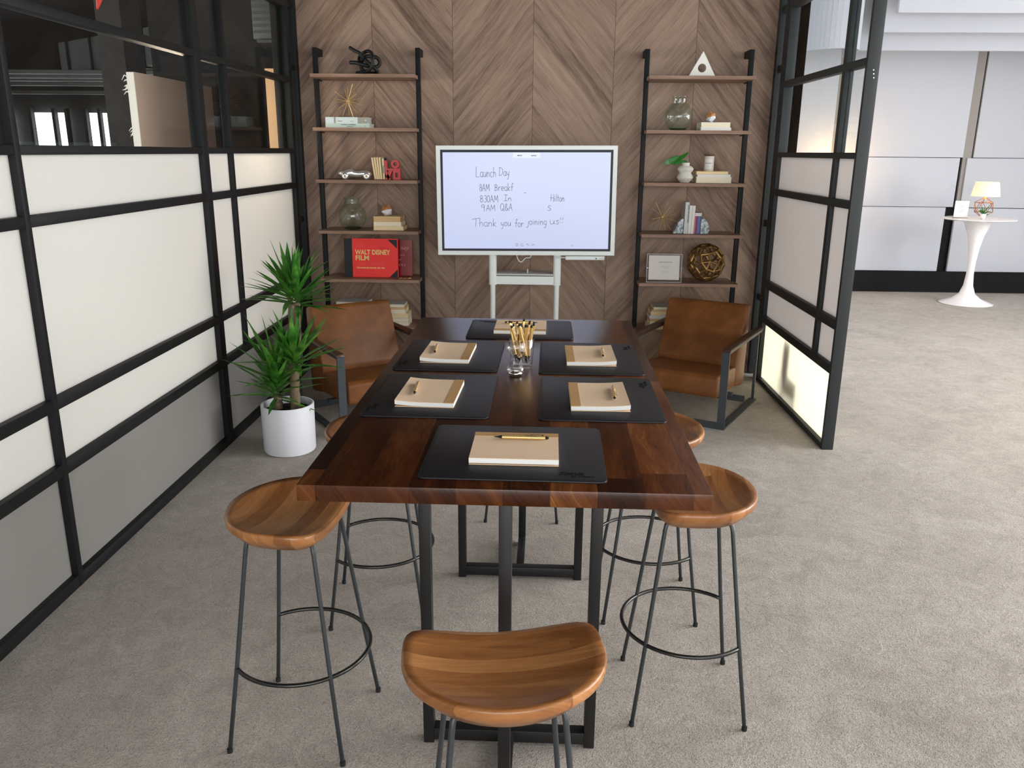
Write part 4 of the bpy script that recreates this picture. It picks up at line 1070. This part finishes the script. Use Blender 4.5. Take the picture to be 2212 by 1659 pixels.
# --- book piles lying flat, fore edges to the room
pileL = 'cream books under the left faceted ornament'
book('bottom cream book of the pile under the left faceted ornament', -1.276, -1.042, 1.153, 1.186, 'paper_tan', 'paper_cream', 6.385, 6.56, pileL)
book('middle cream book of the pile under the left faceted ornament', -1.275, -1.058, 1.186, 1.215, 'paper', 'paper', 6.385, 6.56, pileL)
book('top cream book, right under the left faceted ornament', -1.274, -1.064, 1.215, 1.258, 'paper_cream', 'paper_tan', 6.385, 6.56, pileL)
def faceted(label, c, r, zb, seed):
    f = put('faceted_ornament', label, 'ornament', c[0], c[1], zb)
    for part, mat in (('wood_cap', 'wood_light'), ('white_base', 'white_matte')):
        bm = B(); bmesh.ops.create_icosphere(bm, subdivisions=1, radius=r); rnd = random.Random(seed)
        for v in bm.verts: v.co *= rnd.uniform(.90, 1.04)
        bmesh.ops.convex_hull(bm, input=bm.verts)
        bmesh.ops.rotate(bm, cent=(0, 0, 0), matrix=Euler((.4, .7, seed)).to_matrix(), verts=bm.verts)
        zmin = min(v.co.z for v in bm.verts); bmesh.ops.translate(bm, vec=(0, 0, -zmin), verts=bm.verts)
        n = Vector((-.25, .2, 1)).normalized(); g = bm.verts[:] + bm.edges[:] + bm.faces[:]
        r_ = bmesh.ops.bisect_plane(bm, geom=g, plane_co=(0, 0, r * .82), plane_no=n if part == 'wood_cap' else -n, clear_inner=True)
        ed = [e for e in bm.edges if len(e.link_faces) == 1]
        if ed: bmesh.ops.edgeloop_fill(bm, edges=ed)
        obj(part, bm, mat, f)
faceted('faceted wood and white ornament on the pile of cream books', (-1.180, 6.46), .050, 1.258, 4)
faceted('faceted wood and white ornament on the two white books', (1.262, 6.46), .043, 1.966, 8)

# --- left shelf, fifth board: large red book, crimson book, gold wire
rb = put('picture_book', 'large bright red picture book with black spine and yellow title', 'book', -1.3125, 6.428, .7835)
LEAN = RX(R_(-3)); hw, H_ = .2095, .300
def fxz(u, v): return (-hw + (u - 100) / 1500 * 2 * hw, (1265 - v) / 1115 * H_)
bm = B(); box(bm, -hw + .004, hw, 0, .004, 0, H_, LEAN); box(bm, -hw + .004, hw, .030, .034, 0, H_, LEAN); obj('cover', bm, 'cover_red', rb)
bm = B(); box(bm, -hw - .002, -hw + .004, -.0004, .0344, 0, H_, LEAN); box(bm, -hw + .004, -hw + .062, -.0006, .0, 0, H_, LEAN); obj('spine', bm, 'cover_dark', rb)
bm = B(); box(bm, -hw + .004, hw - .004, .004, .030, .003, H_ - .003, LEAN); obj('page_block', bm, 'paper_grey', rb)
bm = B()
prism(bm, [fxz(1325, 175), (hw - .004, fxz(0, 175)[1]), (hw - .004, fxz(0, 430)[1])], -.0006, 0.0, 'y', LEAN); prism(bm, [fxz(1360, 1262), (hw - .002, fxz(0, 1262)[1]), (hw - .002, fxz(0, 1030)[1])], -.0006, 0.0, 'y', LEAN)
obj('corner_patch', bm, 'cover_dark', rb)
def cov(name, s, u0, u1, vbase, vtop, mat, bold=0.0, shear=0.0):
    x0, z0 = fxz(u0, vbase); x1, z1 = fxz(u1, vtop); cap = z1 - z0; size = cap / .73
    o = text(name, s, size, mat, rb, Matrix.Identity(4), .0003, shear, 'LEFT', 1.0, bold)
    xs = [v.co.x for v in o.data.vertices]; k = (x1 - x0) / (max(xs) - min(xs))
    o.data.transform(LEAN @ T(x0, -.0006, z0) @ FACE @ Matrix.Scale(k, 4, (1, 0, 0)) @ T(-min(xs), 0, 0))
cov('cover_text', 'THE', 410, 640, 420, 290, 'letter_red'); cov('cover_title', 'WALT DISNEY', 400, 1390, 605, 465, 'letter_cream', .0014)
cov('cover_title', 'FILM', 412, 790, 770, 632, 'letter_cream', .0014); cov('cover_text', 'ARCHIVES', 450, 1220, 925, 805, 'letter_red')
cov('cover_subtitle', 'THE ANIMATED MOVIES 1921-1968', 430, 1225, 1015, 970, 'letter_cream', .0004)
cov('cover_text', 'EDITED BY', 1085, 1220, 405, 385, 'letter_deep_red'); cov('cover_text', 'DANIEL KOTHENSCHULTE', 1085, 1390, 440, 420, 'letter_deep_red'); cov('cover_text', 'TASCHEN', 805, 925, 1200, 1180, 'letter_deep_red')
cb = put('picture_book', 'glossy crimson book half hidden behind the bright red one', 'book', -1.085, 6.515, .7835)
L2 = RX(R_(-4)); bm = B(); box(bm, -.085, .083, 0, .003, 0, .284, L2); box(bm, -.085, .083, .022, .025, 0, .284, L2); box(bm, -.086, -.083, 0, .025, 0, .284, L2); obj('cover', bm, 'cover_crimson', cb)
bm = B(); box(bm, -.083, .080, .003, .022, .003, .281, L2); obj('page_block', bm, 'paper_white', cb)
def cxz(u, v): return ((u - 1600) / 405 * .110 - .028, (1195 - v) / 995 * .284)
for s, u, vb, sz, sh in (('ney', 1660, 470, .046, .25), ('I R E', 1650, 640, .020, 0), ('of', 1618, 765, .022, 0), ('E R S', 1610, 918, .024, 0)):
    x, z = cxz(u, vb); text('cover_text', s, sz, 'letter_pink', cb, L2 @ T(x, -.0006, z) @ FACE, .0003, sh, 'LEFT')
bm = B(); gx = -1.038
for k in range(3):
    tube(bm, catmull([(gx - .05 + .034 * k, 6.372, .7835), (gx - .042 + .034 * k, 6.358, .788), (gx - .026 + .034 * k, 6.362, .7915), (gx - .020 + .034 * k, 6.378, .786), (gx - .034 + .034 * k, 6.388, .7835)], 5, True), .0022, 6, True)
tube(bm, catmull([(gx + .02, 6.365, .785), (gx + .035, 6.362, .793), (gx + .052, 6.37, .785)], 5), .0022, 6)
tag(obj('gold_wire_ornament', bm, 'gold', smooth=True), 'small gold wire ornament lying in front of the crimson book', 'ornament')

# --- bottom boards: piles
pA = 'books piled on the lowest left board behind the armchair, left pile'
zs = [.405, .445, .487, .527, .556, .590]
for k in range(5):
    book(('bottom', 'second lowest', 'middle', 'second highest', 'top grey-covered')[k] + ' book of the left pile on the lowest left board', -1.59 + .006 * (k % 2), -1.345 - .006 * (k % 3), zs[k], zs[k + 1], ('paper', 'paper_cream', 'paper', 'paper_cream', 'paper_grey')[k], ('paper', 'paper_cream')[k % 2], 6.385, 6.57, pA, R_((0, 1, -1, 3, -7)[k]))
pB = 'books piled on the lowest left board behind the armchair, right pile'
for k, (za, zb, xr, cv, pg) in enumerate(((.405, .435, -1.022, 'paper', 'paper'), (.435, .466, -1.024, 'paper_grey', 'paper'), (.466, .503, -1.026, 'paper_cream', 'paper_cream'), (.503, .533, -1.047, 'paper', 'paper'), (.533, .552, -1.047, 'paper_tan', 'paper_tan'), (.552, .576, -1.055, 'paper_grey', 'paper'))):
    book(('bottom', 'second lowest', 'third lowest', 'third highest', 'tan second highest', 'top grey-covered')[k] + ' book of the right pile on the lowest left board', -1.245, xr, za, zb, cv, pg, 6.39, 6.56, pB)
pC = 'books piled on the lowest right board behind the armchair'
for k, (za, zb, xl, cv, pg) in enumerate(((.405, .440, .870, 'paper_cream', 'paper_cream'), (.440, .470, .886, 'paper', 'paper'), (.470, .487, .884, 'paper_tan', 'paper_tan'), (.487, .517, .880, 'paper_grey', 'paper_white'), (.517, .546, .888, 'paper', 'paper_cream'), (.546, .564, .894, 'paper_tan', 'paper_tan'), (.564, .584, .908, 'paper_grey', 'paper'))):
    book(('bottom', 'second lowest', 'third lowest, tan,', 'pale grey middle', 'third highest', 'tan second highest', 'top grey-covered')[k] + ' book of the pile on the lowest right board', xl, 1.13, za, zb, cv, pg, 6.39, 6.56, pC)

# --- right shelf, top board: marble triangle with a hole
tr = put('triangle_ornament', 'white marble triangle with a round hole on the topmost right board', 'ornament', 1.172, 6.43, 2.284)
bm = B(); tri = [(-.098, 0), (.098, 0), (0, .175)]; ctr = Vector((-.003, .060)); n = 48; fo, fi, bo, bi = [], [], [], []
def hit(a):
    d = Vector((math.cos(a), math.sin(a))); best = None
    for i in range(3):
        p, q = Vector(tri[i]), Vector(tri[(i + 1) % 3]); e = q - p; den = d.x * e.y - d.y * e.x
        if abs(den) < 1e-9: continue
        t = ((p.x - ctr.x) * e.y - (p.y - ctr.y) * e.x) / den; s_ = ((p.x - ctr.x) * d.y - (p.y - ctr.y) * d.x) / den
        if t > 0 and -1e-6 <= s_ <= 1 + 1e-6 and (best is None or t < best): best = t
    return ctr + d * best
angs = sorted([2 * PI * k / n for k in range(n)] + [math.atan2(p[1] - ctr.y, p[0] - ctr.x) % (2 * PI) for p in tri]); n = len(angs)
for a in angs:
    p = hit(a); q = ctr + Vector((math.cos(a), math.sin(a))) * .030
    fo.append(bm.verts.new((p.x, 0, p.y))); bo.append(bm.verts.new((p.x, .045, p.y))); fi.append(bm.verts.new((q.x, 0, q.y))); bi.append(bm.verts.new((q.x, .045, q.y)))
for k in range(n):
    j = (k + 1) % n
    for q in ((fo[k], fo[j], fi[j], fi[k]), (bo[k], bi[k], bi[j], bo[j]), (fo[k], bo[k], bo[j], fo[j]), (fi[k], fi[j], bi[j], bi[k])): bm.faces.new(q)
obj('triangle_block', bm, 'marble', tr, autosmooth=30)
pD = 'white books under the right faceted ornament'
book('lower white book under the right faceted ornament', 1.180, 1.406, 1.908, 1.928, 'paper_white', 'paper_white', 6.385, 6.56, pD)
book('upper white book under the right faceted ornament', 1.181, 1.397, 1.928, 1.966, 'paper_white', 'paper', 6.385, 6.56, pD)

# --- right shelf, third board: ribbed vase with leaf, candle on books
rv = put('ribbed_vase', 'white ribbed double bulb vase holding one green leaf', 'vase', 1.096, 6.44, 1.532)
bm = B(); P = dense([(.0, .001), (.028, .0), (.034, .006), (.052, .026), (.057, .040), (.050, .056), (.040, .070), (.049, .084), (.0555, .098), (.048, .112), (.034, .122)], 4)
lathe(bm, [(max(0, a), max(0, b)) for a, b in P], 144, None, 36, .0045); obj('vase_body', bm, 'ceramic', rv, smooth=True)
bm = B(); lathe(bm, [(.030, .120), (.0305, .145), (.026, .145), (.024, .118)], 36); obj('neck', bm, 'ceramic', rv, autosmooth=40)
lf = put('leaf_stem', 'large single green leaf sticking out of the ribbed white vase', 'leaf', 1.10, 6.44, 1.655)
pts = [(150, 340), (280, 250), (380, 190), (500, 155), (620, 155), (700, 110), (790, 60), (825, 70), (800, 130), (720, 220), (640, 268), (760, 268), (800, 280), (835, 325), (800, 345), (650, 355), (500, 395), (440, 370), (330, 375), (260, 385), (180, 370)]
q = [((u - 790) * .000281, (370 - v) * .000281) for u, v in pts]
bm = B()
def ly(x, z): return -.010 - .55 * abs(z - .022) - .15 * x * x / .1
A_ = [bm.verts.new((x, ly(x, z) + .02, z + .012)) for x, z in q]; Bk = [bm.verts.new((x, ly(x, z) + .0215, z + .012)) for x, z in q]
mid = [( -.165, .012), (-.11, .022), (-.05, .028)]; Am = [bm.verts.new((x, .012, z + .012)) for x, z in mid]
bm.faces.new(Bk)
def fan(vs, c):
    for a, b_ in zip(vs, vs[1:]): bm.faces.new((a, b_, c))
fan(A_[0:4], Am[0]); bm.faces.new((A_[3], Am[1], Am[0])); fan(A_[3:6], Am[1]); bm.faces.new((A_[5], Am[2], Am[1])); fan(A_[5:15], Am[2]); bm.faces.new((A_[14], Am[1], Am[2])); fan(A_[14:17], Am[1]); bm.faces.new((A_[16], Am[0], Am[1])); fan(A_[16:21] + [A_[0]], Am[0])
for k in range(len(q)): j = (k + 1) % len(q); bm.faces.new((A_[k], Bk[k], Bk[j], A_[j]))
obj('leaf_blade', bm, 'leaf_plain', lf)
bm = B(); tube(bm, [(-.004, -.002, -.05), (.0, .0, .0), (-.02, .012, .036)], .002, 6); obj('leaf_stalk', bm, 'trunk', lf)
pE = 'books under the candle'
book('bottom cream book under the candle, thickest of three', 1.172, 1.436, 1.532, 1.576, 'paper', 'paper', 6.385, 6.57, pE)
book('middle white book under the candle', 1.178, 1.428, 1.576, 1.594, 'paper_white', 'paper_white', 6.385, 6.57, pE)
book('top tan book directly under the candle', 1.171, 1.409, 1.594, 1.617, 'paper_tan', 'paper_cream', 6.385, 6.57, pE)
cd = put('candle_jar', 'cream candle in a glass jar with a white label', 'candle', 1.272, 6.455, 1.617)
bm = B(); lathe(bm, [(0, 0), (.036, 0), (.037, .003), (.037, .108), (0, .108)], 36); obj('wax', bm, 'ceramic', cd, autosmooth=40)
bm = B(); lathe(bm, [(.0374, .0005), (.0376, .126), (.036, .126), (.0372, .109)], 36); obj('glass_wall', bm, 'acrylic', cd, smooth=True)
bm = B()
for k in range(12):
    a0, a1 = R_(-150 + k * 7), R_(-150 + (k + 1) * 7); r = .0380
    v = [bm.verts.new((r * math.cos(a), r * math.sin(a), z)) for a, z in ((a0, .016), (a1, .016), (a1, .088), (a0, .088))]; bm.faces.new(v)
obj('paper_label', bm, 'paper_white', cd, smooth=True)
text('label_title', 'ATLANTA', .0095, 'ink', cd, RZ(R_(-18)) @ T(0, -.0388, .054) @ FACE, .0002, 0, 'CENTER', 1.1, .0002); text('label_line', 'homesick', .006, 'ink_light', cd, RZ(R_(-18)) @ T(0, -.0388, .032) @ FACE, .0002, 0, 'CENTER')

# --- right shelf, fourth board: bookends and books
def agate(label, x0, x1, h, flip):
    g = put('agate_bookend', label, 'bookend', (x0 + x1) / 2, 6.40, 1.153, 0, 'agate bookends'); w = (x1 - x0) / 2
    pr_ = [(-w, 0), (-w * .55, h * .36), (-w * .1, h * .72), (w * .45, h * .94), (w, h), (w, 0)]
    if flip: pr_ = [(-w, 0), (-w, h), (-w * .3, h * .98), (w * .35, h * .80), (w * .85, h * .52), (w, h * .25), (w * .7, 0)]
    bm = B(); prism(bm, pr_, 0, .07, 'y'); bev(bm, .003, 2); obj('stone_half', bm, 'agate', g)
agate('sloping left-hand agate bookend holding the white books', 1.026, 1.1015, .115, False)
agate('round grey-blue agate bookend closing the row after the blue booklet', 1.2335, 1.302, .118, True)
pF = 'books between the agate bookends'
wb1 = lean_book('tallest white book, printed along its spine, by the sloping agate bookend', 1.104, .030, .236, .16, 'cover_silver', 'paper', R_(1.0), 1.1535, 6.395, pF, 'book', True)
text('spine_title', 'LIVING WITH PATTERN', .0125, 'ink', wb1, RY(R_(1.0)) @ T(.021, -.0007, .215) @ RY(PI / 2) @ FACE, .0003, 0, 'LEFT', 1.0, .0004)
lean_book('first plain white book right of the tallest printed one', 1.1362, .021, .212, .15, 'paper_white', 'paper_white', R_(1.2), 1.1535, 6.395, pF, 'book', True)
lean_book('second plain white book, just left of the coloured booklets', 1.1585, .021, .211, .15, 'paper_white', 'paper_white', R_(1.2), 1.1535, 6.395, pF, 'book', True)
for k, (m, nm) in enumerate((('pencil_pink', 'pink'), ('pencil_plum', 'dark plum'), ('pencil_violet', 'violet'), ('pencil_blue', 'blue'), ('pencil_slate', 'slate grey'))):
    lean_book(nm + ' slim booklet with white top between the agate bookends', 1.1812 + .0101 * k, .0098, .157, .11, m, 'paper_white', R_(1.0), 1.1535, 6.395, pF, 'booklet', True, ('paper_white', .024))

# --- right shelf, fifth board: acrylic frame and bronze sphere
af = put('card_holder', 'clear acrylic frame with a printed white card on the right shelf', 'picture frame', .972, 6.375, .7812)
L3 = RX(R_(-5)); hw = .135; H3 = .218
bm = B(); bm.faces.new([bm.verts.new(L3 @ Vector(p)) for p in ((-hw + .003, -.007, .003), (hw - .003, -.007, .003), (hw - .003, -.007, H3 - .003), (-hw + .003, -.007, H3 - .003))]); obj('acrylic_sheet', bm, 'acrylic', af)
bm = B()
for b_ in ((-hw, -hw + .003, 0, H3), (hw - .003, hw, 0, H3), (-hw + .003, hw - .003, 0, .003), (-hw + .003, hw - .003, H3 - .003, H3)): box(bm, b_[0], b_[1], -.0085, .0105, b_[2], b_[3], L3)
obj('edge_trim', bm, 'cover_silver', af)
bm = B(); box(bm, -.119, .117, .0002, .0012, .020, .206, L3); obj('printed_card', bm, 'paper_white', af)
text('card_title', 'SAMSUNG FLIP', .014, 'ink', af, L3 @ T(.008, -.0006, .150) @ FACE, .0002, 0, 'CENTER', 1.1)
for k, (s, z) in enumerate((('Collaborate, draw and share', .122), ('on the interactive display', .113), ('with your team', .104), ('Touch the screen to wake', .084), ('and pick up the pen', .075))):
    text('card_text', s, .0062, 'ink_light', af, L3 @ T(.006, -.0006, z) @ FACE, .0001, 0, 'CENTER')
bm = B()
for x in (-hw + .006, hw - .006): lathe(bm, [(0, -.0098), (.0035, -.0092), (.0035, .011), (0, .011)], 12, L3 @ T(x, 0, .11) @ RX(PI / 2) @ Matrix.Scale(-1, 4, (0, 0, 1)))
obj('magnet', bm, 'chrome', af)
sp = put('openwork_sphere', 'bronze openwork metal sphere on the right shelf beside the card frame', 'ornament', 1.305, 6.465, .781)
ph = (1 + 5 ** .5) / 2; vs = set()
for a, b_, c in ((1, 1, ph ** 3), (ph ** 2, ph, 2 * ph), (2 + ph, 0, ph ** 2)):
    for sa in (1, -1):
        for sb in (1, -1):
            for sc_ in (1, -1):
                p = (a * sa, b_ * sb, c * sc_)
                for k in range(3): vs.add(tuple(round(p[(i + k) % 3], 5) + 0.0 for i in range(3)))
bm = B(); RS = .140
for p in vs: bm.verts.new(Vector(p).normalized() * RS)
bmesh.ops.convex_hull(bm, input=bm.verts)
bmesh.ops.dissolve_limit(bm, angle_limit=R_(2), verts=bm.verts, edges=bm.edges)
bmesh.ops.rotate(bm, cent=(0, 0, 0), matrix=Euler((R_(8), R_(20), R_(12))).to_matrix(), verts=bm.verts)
bmesh.ops.recalc_face_normals(bm, faces=bm.faces)
bmesh.ops.wireframe(bm, faces=bm.faces, thickness=.021, offset=.0, use_replace=True, use_boundary=True, use_even_offset=True)
bev(bm, .002, 1, 40)
zmin = min(v.co.z for v in bm.verts); bmesh.ops.translate(bm, vec=(0, 0, -zmin), verts=bm.verts)
obj('cage', bm, 'bronze', sp, autosmooth=60)
